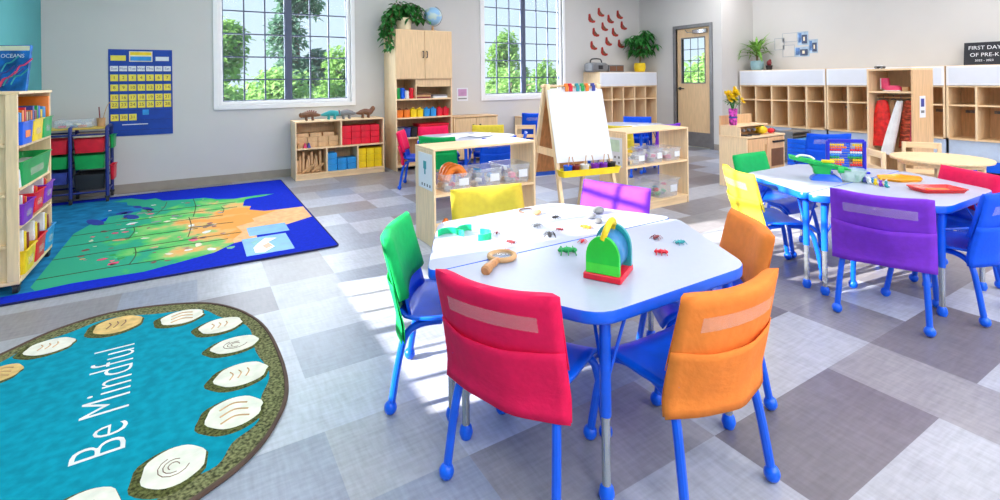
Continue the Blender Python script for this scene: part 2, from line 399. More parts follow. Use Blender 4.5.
# ------------------------------------------------------------------ outside
b = MB().box(-60, 60, YB+.3, 90, -.6, -.35).box(XC+.4, 60, -40, YB+.3, -.6, -.35).box(-60, XL-.4, -40, YB+.3, -.6, -.35); o = struct('ground', b, 'grass', smooth=False)
def tree(label, x, y, base, top, rad, mname, n, leaf, seed, cat='tree', name='leafy_tree', trunk=True, shape=1.0, group='trees outside'):
    R_ = random.Random(seed); root = thing(name, label, cat, (x, y, base), 0, group)
    h = top-base; lf = MB()
    cl = []
    for k in range(max(6, n//140)):
        t = R_.random(); rr_ = rad*(1-.75*t**shape)*(.35+.65*R_.random()); a = R_.random()*2*PI
        cl.append((rr_*cos(a), rr_*sin(a), h*(.12 if not trunk else .25)+h*(.88 if not trunk else .75)*t*.95, rad*(.26+.2*R_.random())))
    for k in range(n):
        c = R_.choice(cl); d = Vector((R_.gauss(0, 1), R_.gauss(0, 1), R_.gauss(0, 1))).normalized()
        p = Vector(c[:3])+d*c[3]*(.55+.45*R_.random()); dd = Vector((R_.gauss(0, 1), R_.gauss(0, 1), R_.gauss(0, .6)))
        lf.leaf(p, dd, leaf*(.7+.6*R_.random()), leaf*.62, .2)
    lf.build('foliage', mname, root, smooth=False)
    tk = MB().tube([(0, 0, 0), (.06*rad, 0, h*.3), (-.04*rad, .03, h*.62), (0, 0, h*.9)], [.06*rad+.05, .05*rad+.04, .03*rad+.03, .02], 8)
    for k in range(5):
        a = k*2*PI/5+.3; z = h*(.3+.1*k); tk.tube([(0, 0, z), (rad*.3*cos(a), rad*.3*sin(a), z+h*.1), (rad*.6*cos(a), rad*.6*sin(a), z+h*.16)], [.05, .035, .015], 6)
    tk.build('trunk', 'bark', root)
tree('tall blue-green tree rising past the top of the left window', 3.45, 21, -.4, 5.6, 1.35, 'tree1', 5000, .26, 1, shape=1.1)
tree('rounded light green tree in the lower left panes of the left window', .75, 17, -.4, 2.9, 1.25, 'tree2', 4200, .2, 2)
tree('pale green bush low behind the mullion of the left window', 2.1, 15.0, -.4, 1.45, 1.2, 'tree3', 3600, .17, 3, 'bush', 'leafy_bush', False)
tree('light green bush in the lower right panes of the left window', 4.6, 18, -.4, 2.3, 1.5, 'tree2', 3800, .2, 4, 'bush', 'leafy_bush', False)
tree('pale bush in the bottom left corner of the left window', .2, 13.5, -.4, 1.15, 1.1, 'tree3', 3000, .15, 5, 'bush', 'leafy_bush', False)
tree('mid green tree in the middle panes of the right window', 13.4, 21.5, -.4, 3.5, 1.15, 'tree2', 4200, .22, 6)
tree('blue-green tree at the left edge of the right window', 12.9, 24.5, -.4, 4.3, .9, 'tree1', 2800, .24, 7)
tree('pale green bush along the bottom of the right window', 10.9, 17, -.4, 1.35, 1.7, 'tree3', 3800, .19, 8, 'bush', 'leafy_bush', False)
tree('light green bush in the lower right panes of the right window', 13.9, 18.5, -.4, 2.15, 1.2, 'tree2', 3600, .2, 9, 'bush', 'leafy_bush', False)
tree('green bush seen through the glazed panel of the door', 24, 17, -.4, 2.2, 3.0, 'tree3', 3600, .4, 10, 'bush', 'leafy_bush', False)

# ------------------------------------------------------------------ tables
def trapezoid_table(label, x, y, rz, group, off=0):
    root = thing('activity_table', label, 'table', (x, y, 0), rz, group)
    poly = [(-.635, 0), (.635, 0), (.345, -.545), (-.345, -.545)][::-1]
    rp = round_poly(poly, .075, 5)
    MB().prism(rp, .552, .575).build('tabletop', 'laminate', root, angle=50)
    inner = round_poly([(p[0]*.985, (p[1]+.275)*.985-.275) for p in poly], .07, 5)
    L = [[(p[0], p[1], z) for p in q] for q, z in ((inner, .535), (rp, .538), ([(p[0]*1.004, (p[1]+.275)*1.006-.275) for p in rp], .545), ([(p[0]*1.004, (p[1]+.275)*1.006-.275) for p in rp], .572), (rp, .5745))]
    MB().loft(L, True, False).build('edge_band', 'bluem', root, angle=50)
    for sx, ly in ((-1, -.05), (1, -.05), (-1, -.5), (1, -.5)):
        lx = sx*(.52 if ly > -.2 else .29)
        leg = MB().tube([(lx, ly, .54), (lx, ly, .25)], .017, 12).build('leg', 'bluem', root)
        MB().tube([(lx, ly, .25), (lx, ly, .03)], .0135, 12).build('leg_extension', 'chrome', leg, label='chrome lower section of the leg')
        MB().lathe([(.012, .05), (.02, .04), (.024, .02), (.018, .001)], lx, ly, 12).build('foot', 'blue', leg)
        cx, cy = (0-lx), (-.275-ly); n = hypot(cx, cy)
        br = MB()
        for da in (-.6, .6):
            ux, uy = cx/n*cos(da)-cy/n*sin(da), cx/n*sin(da)+cy/n*cos(da)
            br.tube([(lx, ly, .33), (lx+ux*.1, ly+uy*.1, .54)], .0055, 6)
        br.build('brace', 'bluem', leg)
    return root
G = 'trapezoid activity tables in pairs'
tA = trapezoid_table('white-topped blue-edged table in front, bug viewer on it', 1.31, 1.60, 0, G)
clone(tA, 'white-topped blue-edged table with green bracelets, behind the bug viewer table', (1.31, 1.609, 0), PI, G)
clone(tA, 'white-topped table with red and amber trays on it', (3.56, 1.525, 0), 0, G)
clone(tA, 'white-topped table with the abacus and green water toy on it', (3.58, 1.534, 0), PI, G)
clone(tA, 'near half of the table pair behind the low shelf with three clear bins', (2.72, 5.2, 0), 0, G)
clone(tA, 'far half of table pair behind the low shelf, papers spread on it', (2.72, 5.209, 0), PI, G)
clone(tA, 'near half of table pair behind the low shelf right of the easel', (5.24, 5.12, 0), 0, G)
clone(tA, 'far half of table pair behind the low shelf right of the easel', (5.24, 5.129, 0), PI, G)

# ------------------------------------------------------------------ chairs
def yb(z): return -.165-.075*(z-.36)/.285
seat_mb = MB()
def seat_fn(u, v):
    x = (u-.5)*.37; t = v
    y = -.175+.36*t
    w = 1-.12*max(0, .35-t)
    z = .335 + .02*(2*abs(u-.5))**2.5*(1-t*.6) - (.0 if t < .78 else .05*((t-.78)/.22)**2) + (.03*((.12-t)/.12)**2 if t < .12 else 0)
    return (x*w, y, z)
seat_mb.grid(seat_fn, 12, 14)
SEAT = seat_mb.mesh('seat', 'blue')
bk = MB()
def back_fn(u, v):
    z = .355+.27*v; x = (u-.5)*(.315-.03*max(0, v-.8)/.2)
    y = yb(z)+.028*(2*abs(u-.5))**2
    return (x, y, z)
bk.grid(back_fn, 12, 8); BACK = bk.mesh('backrest', 'blue')
def leg_pts(sx, front):
    s = 1 if front else -1
    return spline([(sx*.13, s*.02, .322), (sx*.15, s*.10, .318), (sx*.165, s*.15, .285), (sx*.175, s*.175, .20), (sx*.185, s*.205, .03)], 5)
LEGS = []
for sx in (-1, 1):
    for fr in (True, False):
        LEGS.append((MB().tube(leg_pts(sx, fr), .0135, 10).mesh('leg', 'bluem'),
                     MB().ball((sx*.185, (1 if fr else -1)*.207, .0255), (.024, .024, .0255), 12, 8).mesh('foot', 'blue')))
BPOST = [MB().tube(spline([(sx*.08, -.03, .325), (sx*.085, -.15, .335), (sx*.085, yb(.40)-.008, .40), (sx*.085, yb(.5)-.008, .5)], 4), .006, 8).mesh('back_post', 'bluem') for sx in (-1, 1)]
def cover_meshes(seed, mname):
    R_ = random.Random(seed); k1, k2, k3 = R_.random()*6, R_.random()*6, R_.uniform(-.03, .03)
    c = MB(); ZT, ZH, WD2 = .638, .285, .42
    def wob(u, z): return .004*sin(9*u+k1+z*14)+.003*sin(17*u+k2)
    def cur(u): return .050*(2*abs(u-.5))**2
    def fn(u, v):
        x = (u-.5)*WD2; rl = ZT-ZH; s = v*(rl+.05+.21)   # rear hem, over the top, front hem
        if s < rl: z = ZH+s+.010*sin(PI*u+k1)*(1-s/rl); yy = yb(min(max(z, .34), .66))-.030+cur(u)+wob(u, z)*(1-.6*s/rl)-.012*(1-s/rl)
        elif s < rl+.05:
            a = (s-rl)/.05*PI; e = 1-.97*(2*abs(u-.5))**9; z = ZT+.006*sin(a)*e+.012*(2*abs(u-.5))**3; yy = yb(ZT)+cur(u)-.031+.025*e*(1-cos(a))
        else: z = ZT-(s-rl-.05); e = 1-.97*(2*abs(u-.5))**9; yy = yb(z)-.031+.050*e+cur(u)+wob(u, z)*.3
        return (x*(1+k3*(z-.5)+.03*(ZT-z)), yy, z)
    c.grid(fn, 14, 30)
    p = MB()
    def pk(u, v):
        z = ZH-.002+.205*v; x = (u-.5)*(WD2+.006)
        return (x, yb(max(z, .34))-.037+cur(u)-.014*sin(PI*u)*v+wob(u, z)*.7-.014*(1-v), z+.010*sin(PI*u+k1)*(1-v)-.010*sin(PI*u)*v)
    p.grid(pk, 14, 8)
    w = MB()
    def wn(u, v):
        z = .545+.045*v; x = -.15+.30*u
        return (x, yb(z)-.041+.050*(2*abs(x/WD2))**2, z+.003*sin(3*u))
    w.grid(wn, 10, 3)
    return c.mesh('back_cover', mname, angle=60), p.mesh('pocket', mname, angle=60), w.mesh('label_window', 'vinyl')
def link(name, me, parent, solid=0):
    o = bpy.data.objects.new(name, me); COL.objects.link(o); o.parent = parent
    if solid:
        md = o.modifiers.new('thick', 'SOLIDIFY'); md.thickness = solid; md.offset = 0
    return o
nch = [0]
def chair(label, bx, by, deg, color, group='blue kids chairs', sc=1.0):
    nch[0] += 1
    a = radians(deg); f = (-sin(a), cos(a))
    root = thing('classroom_chair', label, 'chair', (bx+.215*f[0]*sc, by+.215*f[1]*sc, 0), a, group)
    root.scale = (sc, sc, sc)
    link('seat', SEAT, root, .012); link('backrest', BACK, root, .011)
    for lm, fm_ in LEGS:
        l = link('leg', lm, root); link('foot', fm_, l)
    for me_ in BPOST: link('back_post', me_, root)
    if color:
        c, p, w = cover_meshes(nch[0]*3+1, 'f_'+color)
        o = link('back_cover', c, root, .003); o['label'] = color+' fabric pocket cover over the backrest'
        link('pocket', p, o, .003); link('label_window', w, o)
    return root
chair('blue chair with red pocket cover, at the left front side of the bug viewer table', .735, 1.255, -62, 'red')
chair('blue chair with orange pocket cover, at the near side of the bug viewer table', 1.31, .885, -3, 'orange')
chair('blue chair with peach-lit orange cover, right side of the bug viewer table', 1.93, 1.22, 54, 'orange')
chair('blue chair with green cover at the left end of the bracelet table', .70, 1.97, -122, 'green')
chair('blue chair with see-through yellow cover behind the bracelet table, near the low shelf', 1.37, 2.40, 171, 'yellow')
chair('blue chair with sunlit purple cover, in front of the easel', 2.00, 2.06, 106, 'purple')
chair('blue chair with purple cover, back turned, beside the red and amber trays', 2.90, 1.15, -76, 'purple')
chair('blue chair with red cover at the right end of the tray table', 4.06, 1.13, 58, 'red')
chair('blue chair with yellow cover at the left end of the abacus table', 2.96, 1.95, -121, 'yellow')
chair('blue chair with green cover, between the play stove and the abacus table', 3.66, 2.31, 180, 'green')
chair('blue chair with blue cover at the right photo edge, near side of the tray table', 3.48, .86, 0, 'blue')
chair('blue chair with blue cover standing behind the abacus', 5.57, 2.65, -40, 'blue')
chair('blue chair with green cover behind the low shelf with the orange toys', 2.18, 4.88, -48, 'green')
chair('blue chair with blue cover behind the low shelf, right of the green covered chair', 2.70, 4.46, 0, 'blue')
chair('uncovered blue chair behind the low shelf, beside the blue covered one', 3.3, 4.86, 55, None)
chair('blue chair with red cover seen side on, in front of the tall cabinet', 2.07, 5.66, -120, 'red')
chair('blue chair with red cover behind the paper-strewn table', 2.64, 6.02, 180, 'red')
chair('blue chair with yellow cover behind the paper-strewn table', 3.30, 5.74, 150, 'yellow')
chair('blue chair with yellow cover behind the low shelf right of the easel', 4.56, 4.66, -70, 'yellow')
chair('blue chair with purple cover behind the low shelf right of the easel', 5.24, 4.40, 0, 'purple')
chair('blue chair with blue cover in front of the cubbies by the potted tree', 5.87, 5.55, 128, 'blue')
chair('tall blue covered chair under the right window, left of the easel', 4.47, 6.25, -30, 'blue', sc=1.13)

def wood_chair(label, bx, by, deg, group='small wooden chairs at the round table'):
    a = radians(deg); f = (-sin(a), cos(a))
    root = thing('wooden_chair', label, 'chair', (bx+.14*f[0], by+.14*f[1], 0), a, group)
    MB().rbox(-.15, .15, -.14, .15, .27, .288).build('seat', 'maplex', root)
    for sx in (-1, 1):
        MB().rbox(sx*.14-.016, sx*.14+.016, -.16, -.128, 0, .56).build('leg', 'maple', root)
        MB().rbox(sx*.14-.016, sx*.14+.016, .12, .15, 0, .27).build('leg', 'maple', root)
    MB().rbox(-.15, .15, -.156, -.134, .50, .56).build('backrest', 'maplex', root)
    MB().rbox(-.13, .13, -.152, -.138, .37, .42).build('back_slat', 'maplex', root)
    MB().rbox(-.13, .13, -.152, -.138, .12, .145).rbox(-.148, -.132, -.13, .12, .12, .145).rbox(.132, .148, -.13, .12, .12, .145).build('stretcher', 'maplex', root)
wood_chair('small pale wooden chair left of the round wooden table, by the abacus', 5.31, 2.13, -134)
wood_chair('small pale wooden chair behind the round wooden table, in front of the dress-up wardrobe', 6.28, 2.12, 118)
rt = thing('round_table', 'round pale wooden kids table at the right, in front of the dress-up wardrobe', 'table', (5.70, 1.79, 0))
MB().lathe([(.335, .472), (.358, .478), (.362, .49), (.358, .5), (.0, .5)], 0, 0, 40).build('tabletop', 'maplex', rt)
for k in range(4):
    a = radians(20+90*k); MB().rbox(.27*cos(a)-.025, .27*cos(a)+.025, .27*sin(a)-.025, .27*sin(a)+.025, 0, .474).build('leg', 'maple', rt)
MB().lathe([(.30, .44), (.30, .474), (.285, .474), (.285, .44)], 0, 0, 32).build('apron', 'maplex', rt)
wood_chair('pale wooden chair back under the right window, left of the easel', 4.24, 6.25, 150, 'wooden chairs under the window')

# ------------------------------------------------------------------ rugs
rug = thing('map_rug', 'large blue floor rug printed with a colourful country map', 'rug', (0, 0, 0))
RX0, RX1, RY0, RY1 = -1.38, .915, 3.86, 6.88
MB().prism([((RX0+RX1)/2+p[0], (RY0+RY1)/2+p[1]) for p in rrect(RX1-RX0, RY1-RY0, .04, 4)], .0005, .009).build('pile', mat('rug_blue', (16, 44, 196), .95, .06, 60, .1), rug)
bd = MB(); pp = [((RX0+RX1)/2+p[0], (RY0+RY1)/2+p[1], .006) for p in rrect(RX1-RX0, RY1-RY0, .04, 4)]; bd.tube(pp+[pp[0]], .007, 6, False); bd.build('binding', mat('rug_edge', (16, 24, 90), .9, .05), rug)
def mapxy(lon, lat):
    u = (lon+125.5)/59.5; v = (lat-24)/26.0
    y = RY0+.11+u*(RY1-RY0-.26); x = RX1-.10-v*1.75
    return (x, y)
def landmat():
    m, nt, b = newmat('map_land'); tcn = nt.nodes.new('ShaderNodeTexCoord')
    sep = nt.nodes.new('ShaderNodeSeparateXYZ'); nt.links.new(tcn.outputs['Object'], sep.inputs[0])
    no = nt.nodes.new('ShaderNodeTexNoise'); no.inputs['Scale'].default_value = 4.5; no.inputs['Detail'].default_value = 5; nt.links.new(tcn.outputs['Object'], no.inputs['Vector'])
    def mth(op, a, bb, c=None):
        n = nt.nodes.new('ShaderNodeMath'); n.operation = op
        for i, q in enumerate((a, bb, c)):
            if q is None: continue
            if isinstance(q, (int, float)): n.inputs[i].default_value = q
            else: nt.links.new(q, n.inputs[i])
        return n.outputs[0]
    dx = mth('MULTIPLY', mth('SUBTRACT', sep.outputs[0], .42), 1.05); dy = mth('MULTIPLY', mth('SUBTRACT', sep.outputs[1], 5.0), .78)
    d = mth('SQRT', mth('ADD', mth('MULTIPLY', dx, dx), mth('MULTIPLY', dy, dy)), 0)
    f = mth('ADD', d, mth('MULTIPLY', mth('SUBTRACT', no.outputs['Fac'], .5), 1.5))
    rp = nt.nodes.new('ShaderNodeValToRGB'); e = rp.color_ramp.elements
    e[0].position = .3; e[0].color = rgb(240, 166, 88); e[1].position = 1.6; e[1].color = rgb(52, 164, 132)
    for p, c in ((.50, (230, 186, 120)), (.62, (140, 200, 120)), (.86, (84, 190, 104))):
        q = e.new(p); q.color = rgb(*c)
    nt.links.new(f, rp.inputs[0]); nt.links.new(rp.outputs[0], b.inputs['Base Color']); b.inputs['Roughness'].default_value = .95; b.inputs['Specular IOR Level'].default_value = .1
    return m
US = [(-124.7,48.4),(-122.8,49),(-115,49),(-105,49),(-95.2,49),(-89.6,48),(-88,46.5),(-84.5,46.5),(-83.4,45),(-82.5,43),(-79,43),(-76.3,44),(-74.5,45),(-71,45.3),(-69,47.4),(-67,45),(-70.5,43),(-70,41.7),(-74,40.5),(-75.5,37.5),(-76,35),(-79,33.5),(-81.2,31),(-80,27),(-80.5,25.2),(-82,27),(-83,29.5),(-85,29.8),(-89.5,30.2),(-91,29.2),(-94,29.6),(-97,27.8),(-97.3,26),(-99.5,27.5),(-102,29.7),(-104.5,29.6),(-106.5,31.8),(-111,31.3),(-114.8,32.5),(-117.1,32.5),(-120.6,34.5),(-122.5,37.5),(-124.3,40.5),(-124,46)]
MEX = [(-117.1,32.5),(-114.8,32.5),(-111,31.3),(-106.5,31.8),(-104.5,29.6),(-102,29.7),(-99.5,27.5),(-97.3,26),(-97.6,22.3),(-107,22.3),(-110,26),(-113,30),(-116,30)]
CAN = [(-124.7,48.4),(-122.8,49),(-115,49),(-105,49),(-95.2,49),(-89.6,48),(-84.5,46.5),(-83.4,45),(-82.5,43),(-79,43),(-76.3,44),(-74.5,45),(-71,45.3),(-69,47.4),(-67,45),(-66,46),(-66,55),(-100,58),(-125,57)]
mlm = landmat(); mlin = mat('map_line', (60, 70, 50), .95, .1)
def clampxy(p): return (min(max(p[0], RX0+.012), RX1-.012), min(max(p[1], RY0+.02), RY1-.02))
b = MB(); b.prism([mapxy(*p) for p in US], .009, .0098).build('map_land', mlm, rug, smooth=False)
b = MB(); b.prism([clampxy(mapxy(*p)) for p in MEX], .009, .0096).build('map_neighbour', mat('map_peach', (244, 190, 140), .95, .06, 20, .1), rug, smooth=False)
b = MB(); b.prism([clampxy(mapxy(*p)) for p in CAN], .009, .0094).build('map_north', mat('map_teal', (30, 120, 170), .95, .14, 9, .1), rug, smooth=False)
for lo in ((-111, 31.5, -111, 49), (-104, 36, -104, 49), (-114, 33, -114, 42), (-120, 39, -120, 49), (-96, 33, -97, 49), (-90, 31, -91, 47), (-103, 32, -103, 37), (-85, 31, -85, 42), (-120, 42, -111, 42), (-109, 37, -94, 37), (-104, 43, -96, 43), (-94, 36.5, -76, 36.5), (-88, 41, -76, 40), (-94, 33, -88, 33)):
    p, q = mapxy(lo[0], lo[1]), mapxy(lo[2], lo[3]); mid = ((p[0]+q[0])/2+.02, (p[1]+q[1])/2+.015)
    pts = [(*p, .0098), (*mid, .0098), (*q, .0098)]; MB().tube(spline(pts, 4), .0035, 4, False).build('state_line', mlin, rug)
R_ = random.Random(5)
for k in range(96):
    b = MB()
    lo, la = R_.uniform(-121, -76), R_.uniform(32.5, 47); x, y = mapxy(lo, la); w = R_.uniform(.014, .042); h = w*R_.uniform(.4, 1.6)
    b.at(x, y, 0, R_.uniform(0, 3)).prism([(w*cos(t*PI/3)*R_.uniform(.5, 1.1), h*sin(t*PI/3)*R_.uniform(.5, 1.1)) for t in range(6)], .0095, .0104)
    b.build('picture_icon', ['p_white2', 'p_pink', 'p_brown', 'p_green', 'p_tan', 'p_cream', 'p_grey', 'p_maroon'][k % 8], rug, smooth=False)
MB().box(.36, .66, 4.48, 4.75, .009, .0097).build('map_inset', 'p_sky', rug, smooth=False)
b = MB(); b.box(.30, .62, 3.97, 4.42, .009, .0097); b.m(1)
b.prism([(.36+.0, 4.02), (.42, 4.0), (.50, 4.1), (.47, 4.24), (.54, 4.32), (.46, 4.36), (.40, 4.25), (.36, 4.15)], .0097, .0104); b.m(2)
b.prism([(.44, 4.08), (.49, 4.12), (.47, 4.22), (.42, 4.16)], .0104, .011); b.m(3)
b.prism([(.37, 4.2), (.42, 4.3), (.40, 4.36), (.35, 4.3)], .0097, .0104)
b.build('map_inset', ['p_sky', 'p_white2', 'p_tan', 'p_teal2'], rug, smooth=False)
# great lakes
lkm = mat('map_lake', (20, 50, 150), .95, .1)
for lo, la, w, h in ((-87, 43.8, .05, .13), (-82.5, 44.8, .07, .07), (-88, 47.6, .05, .16), (-81, 42.2, .035, .12), (-77.8, 43.6, .03, .08)):
    x, y = mapxy(lo, la); MB().at(x, y, 0, .4).prism([(w*cos(t*PI/5), h*sin(t*PI/5)) for t in range(10)], .0096, .0104).build('map_lake', lkm, rug, smooth=False)

pond = thing('pond_rug', 'oval turquoise rug lettered Be Mindful with a ring of painted pebbles', 'rug', (0, 0, 0))
out = [(-.772,3.146),(-.6,3.32),(-.36,3.395),(-.036,3.301),(.152,3.122),(.279,2.814),(.314,2.426),(.296,2.142),(.222,1.953),(.125,1.83),(-.01,1.745),(-.25,1.63),(-.55,1.57),(-.85,1.68),(-1.05,1.95),(-1.12,2.35),(-1.06,2.72),(-.93,2.99)]
sp = [(p.x, p.y) for p in spline([Vector((q[0], q[1], 0)) for q in out], 6, True)]
cxm, cym = -.4, 2.48
def inset(k, wob=0): return [(cxm+(p[0]-cxm)*(k+wob*sin(i*.7)), cym+(p[1]-cym)*(k+wob*sin(i*.7))) for i, p in enumerate(sp)]
MB().prism(sp, .0005, .009).build('pile', mat('rug_moss', (112, 112, 78), .95, .45, 90, .1), pond)
tb = MB(); tb.tube([(p[0], p[1], .006) for p in sp+[sp[0]]], .009, 6, False); tb.build('binding', mat('rug_edge_brown', (92, 70, 62), .9, .1), pond)
MB().prism(inset(.90, .02), .009, .0098).build('water_field', mat('rug_turquoise', (8, 146, 172), .95, .08, 26, .1), pond)
stones = [(-.07,1.925,.088,.096,0),(.113,2.12,.094,.095,0),(.155,2.38,.10,.088,0),(.15,2.665,.10,.075,0),(.10,2.915,.096,.082,0),(-.07,3.13,.096,.085,0),(-.348,3.21,.10,.10,1),(-.595,3.12,.09,.08,0),(-.72,2.94,.07,.075,1),(-.29,1.85,.09,.10,0),(-.56,1.80,.10,.09,1),(-.80,1.93,.09,.09,0),(-.90,2.2,.08,.1,0),(-.92,2.6,.08,.1,1)]
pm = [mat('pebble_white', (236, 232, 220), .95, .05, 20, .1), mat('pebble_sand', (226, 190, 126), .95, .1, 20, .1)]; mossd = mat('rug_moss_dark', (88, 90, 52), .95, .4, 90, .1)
for i, (x, y, a, c, k) in enumerate(stones):
    poly = [(a*cos(t*PI/14)*(1+.05*sin(2*t*.64+i)), c*sin(t*PI/14)) for t in range(28)]
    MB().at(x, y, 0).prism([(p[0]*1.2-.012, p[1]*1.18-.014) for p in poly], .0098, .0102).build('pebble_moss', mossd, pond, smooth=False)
    st_ = MB().at(x, y, 0).prism(poly, .0102, .0109).build('painted_pebble', pm[k], pond, smooth=False)
    for q in range(3):
        sb = MB().at(x, y, 0); yy = -c*.45+c*.9*q/2
        if i in (1, 5, 8): sb.tube(spline([(-a*.5, yy-.01, .0109), (0, yy+.014, .0109), (a*.5, yy-.006, .0109)], 4), .0035, 4)
        elif i in (0, 3): sb.tube([(a*(.18+.16*q)*cos(t*.5+q), c*(.18+.16*q)*sin(t*.5+q), .0109) for t in range(9)], .0016, 4)
        else: sb.tube(spline([(-a*.45+a*.3*q, -c*.3, .0109), (-a*.3+a*.3*q, c*.12, .0109), (-a*.4+a*.33*q, c*.4, .0109)], 4), .003, 4)
        sb.build('painted_line', 'p_tan' if i % 3 else 'p_brown', st_)
tx = MB(); tx.T = Matrix.Translation((-.30, 2.52, .0102)) @ Matrix.Rotation(radians(93), 4, 'Z') @ Matrix.Diagonal((.80, 1.0, 1, 1)); tx.text('Be Mindful', .225, 'CENTER', .0004, -.003, 1.1)
tx.build('lettering', 'p_white2', pond, smooth=False)

# ------------------------------------------------------------------ shelving helpers
def caster(parent, x, y):
    MB().tube([(x-.012, y, .03), (x+.012, y, .03)], .03, 14).rbox(x-.02, x+.02, y-.02, y+.02, .045, .07).build('caster', 'dark', parent)
def shelf_unit(name, label, cat, loc, rz, w, d, h, levels, divs, back=True, rim=.018, kick=.06, mats=('maple', 'maplex', 'birch'), group=None):
    # local: front faces -Y at y=0, x from 0..w ; divs = list of (x, level_index)
    root = thing(name, label, cat, loc, rz, group); t = rim
    for x in (0, w-t): MB().box(x, x+t, 0, d, 0, h-t).build('side_panel', mats[0], root, smooth=False, bevel=.004)
    MB().box(0, w, 0, d, h-t, h).build('top_panel', mats[1], root, smooth=False, bevel=.004)
    MB().box(t, w-t, .0, d-.005, kick, kick+t).box(t, w-t, .01, .03, 0, kick).build('base_panel', mats[1], root, smooth=False)
    for z in levels: MB().box(t, w-t, .004, d-.005, z, z+t).build('shelf', mats[1], root, smooth=False)
    zs = [kick+t]+[z for z in levels]+[h-t]
    for x, li in divs:
        z0 = zs[li]+(t if li > 0 else 0); MB().box(x-t/2, x+t/2, .006, d-.006, z0, zs[li+1]).build('divider', mats[0], root, smooth=False)
    if back: MB().box(t, w-t, d-.008, d, kick, h-t).build('back_panel', mats[2], root, smooth=False)
    return root

# --- block shelf under the left window
BX, BY = 1.065, 6.70
shelf_unit('block_shelf', 'low wooden shelf of building blocks under the left window', 'shelf', (BX, BY, 0), 0, 1.145, .36, .745, [.385], [(.57, 1), (.385, 0), (.785, 0)])
def blk(name, label, x0, x1, y0, y1, z0, z1, m, g, cat='block', rz=0):
    cx, cy = (x0+x1)/2, (y0+y1)/2
    return solo(name, label, cat, MB().rbox(x0-cx, x1-cx, y0-cy, y1-cy, 0, z1-z0, .004), m, (cx, cy, z0), rz, g)
zt = .404; zb = .079
R_ = random.Random(11)
for r in range(2):
    for k in range(4):
        x = BX+.03+k*.132; blk('wooden_block', 'long plain wooden block, %s from left in the %s layer on the upper left shelf' % (ORD[k], ['bottom', 'second'][r]), x, x+.126, BY+.09, BY+.26, zt+r*.066+.0005, zt+r*.066+.0655, 'birch', 'plain wooden blocks on the upper shelf')
for k in range(3):
    x = BX+.04+k*.16; blk('wooden_block', 'plain wooden block lying on top of the upper left pile, %s from left' % ORD[k], x, x+.14, BY+.1, BY+.25, zt+.133, zt+.18, 'birch', 'plain wooden blocks on the upper shelf')
for x, m, n in ((.05, 'tan', 'tan'), (.125, 'pink', 'pink and white'), (.17, 'mid', 'violet')):
    solo('wooden_triangle' if m == 'tan' else 'small_block', n+' small block standing in front of the upper left wood pile', 'block', MB().loft([[(-.02, -.03, 0), (.02, -.03, 0), (.02, .03, 0), (-.02, .03, 0)], [(-.004, -.03, .06), (.004, -.03, .06), (.004, .03, .06), (-.004, .03, .06)]]), 'p_'+m, (BX+x, BY+.05, zt+.001))
def brick(name, label, x, y, z, w, d, h, m, g):
    mb = MB().rbox(-w/2, w/2, -d/2, d/2, 0, h, .006); mb.m(1)
    mb.box(-w/2-.0006, w/2+.0006, -d/2-.0006, d/2+.0006, h*.48, h*.52)
    return solo(name, label, 'block', mb, [m, m], (x, y, z), 0, g)
for r in range(3):
    for k in range(4):
        brick('cardboard_brick', 'red block, %s from left in the %s row on the upper right shelf' % (ORD[k], ['bottom', 'middle', 'top'][r]), BX+.645+k*.128, BY+.14, zt+.001+r*.084, .122, .2, .082, 'p_red', 'red blocks on the upper right shelf')
for r in range(3):
    for k in range(3):
        if r == 2 and k > 0: continue
        brick('cardboard_brick', 'blue block, %s from left in the %s row of the lower middle bay' % (ORD[k], ['bottom', 'middle', 'top'][r]), BX+.46+k*.126, BY+.13, zb+.001+r*.078, .118, .18, .076, 'p_sky', 'blue blocks in the lower middle bay')
for r in range(3):
    for k in range(3):
        brick('cardboard_brick', 'yellow block, %s from left in the %s row of the lower right bay' % (ORD[k], ['bottom', 'middle', 'top'][r]), BX+.853+k*.108, BY+.13, zb+.001+r*.087, .102, .18, .085, 'p_yellow', 'yellow blocks in the lower right bay')
for k in range(9):
    h = .16+.05*((k*7) % 3); tl = R_.uniform(-.16, .16) if 0 < k < 8 else 0
    x = BX+.04+k*.035; mb = MB(); mb.at(0, 0, 0, 0, 0, tl).rbox(-.014, .014, -.05, .05, 0, h, .003); mb.at()
    solo('wooden_block', 'upright thin wooden block in the lower left bay, %s from left' % ORD[k], 'block', mb, 'birch', (x, BY+.15, zb+.004), 0, 'upright wooden blocks in the lower left bay')
for k in range(4):
    mb = MB(); mb.at(0, 0, 0, 0, 0, .75 if k % 2 else 1.0).rbox(-.012, .012, -.02, .02, 0, .14, .003); mb.at()
    solo('wooden_block', 'slanting wooden block leaning at the front of the lower left bay, %s from left' % ORD[k], 'block', mb, 'p_tan', (BX+.09+k*.055, BY+.06, zb+.012), 0, 'slanting wooden blocks at the front of the lower left bay')
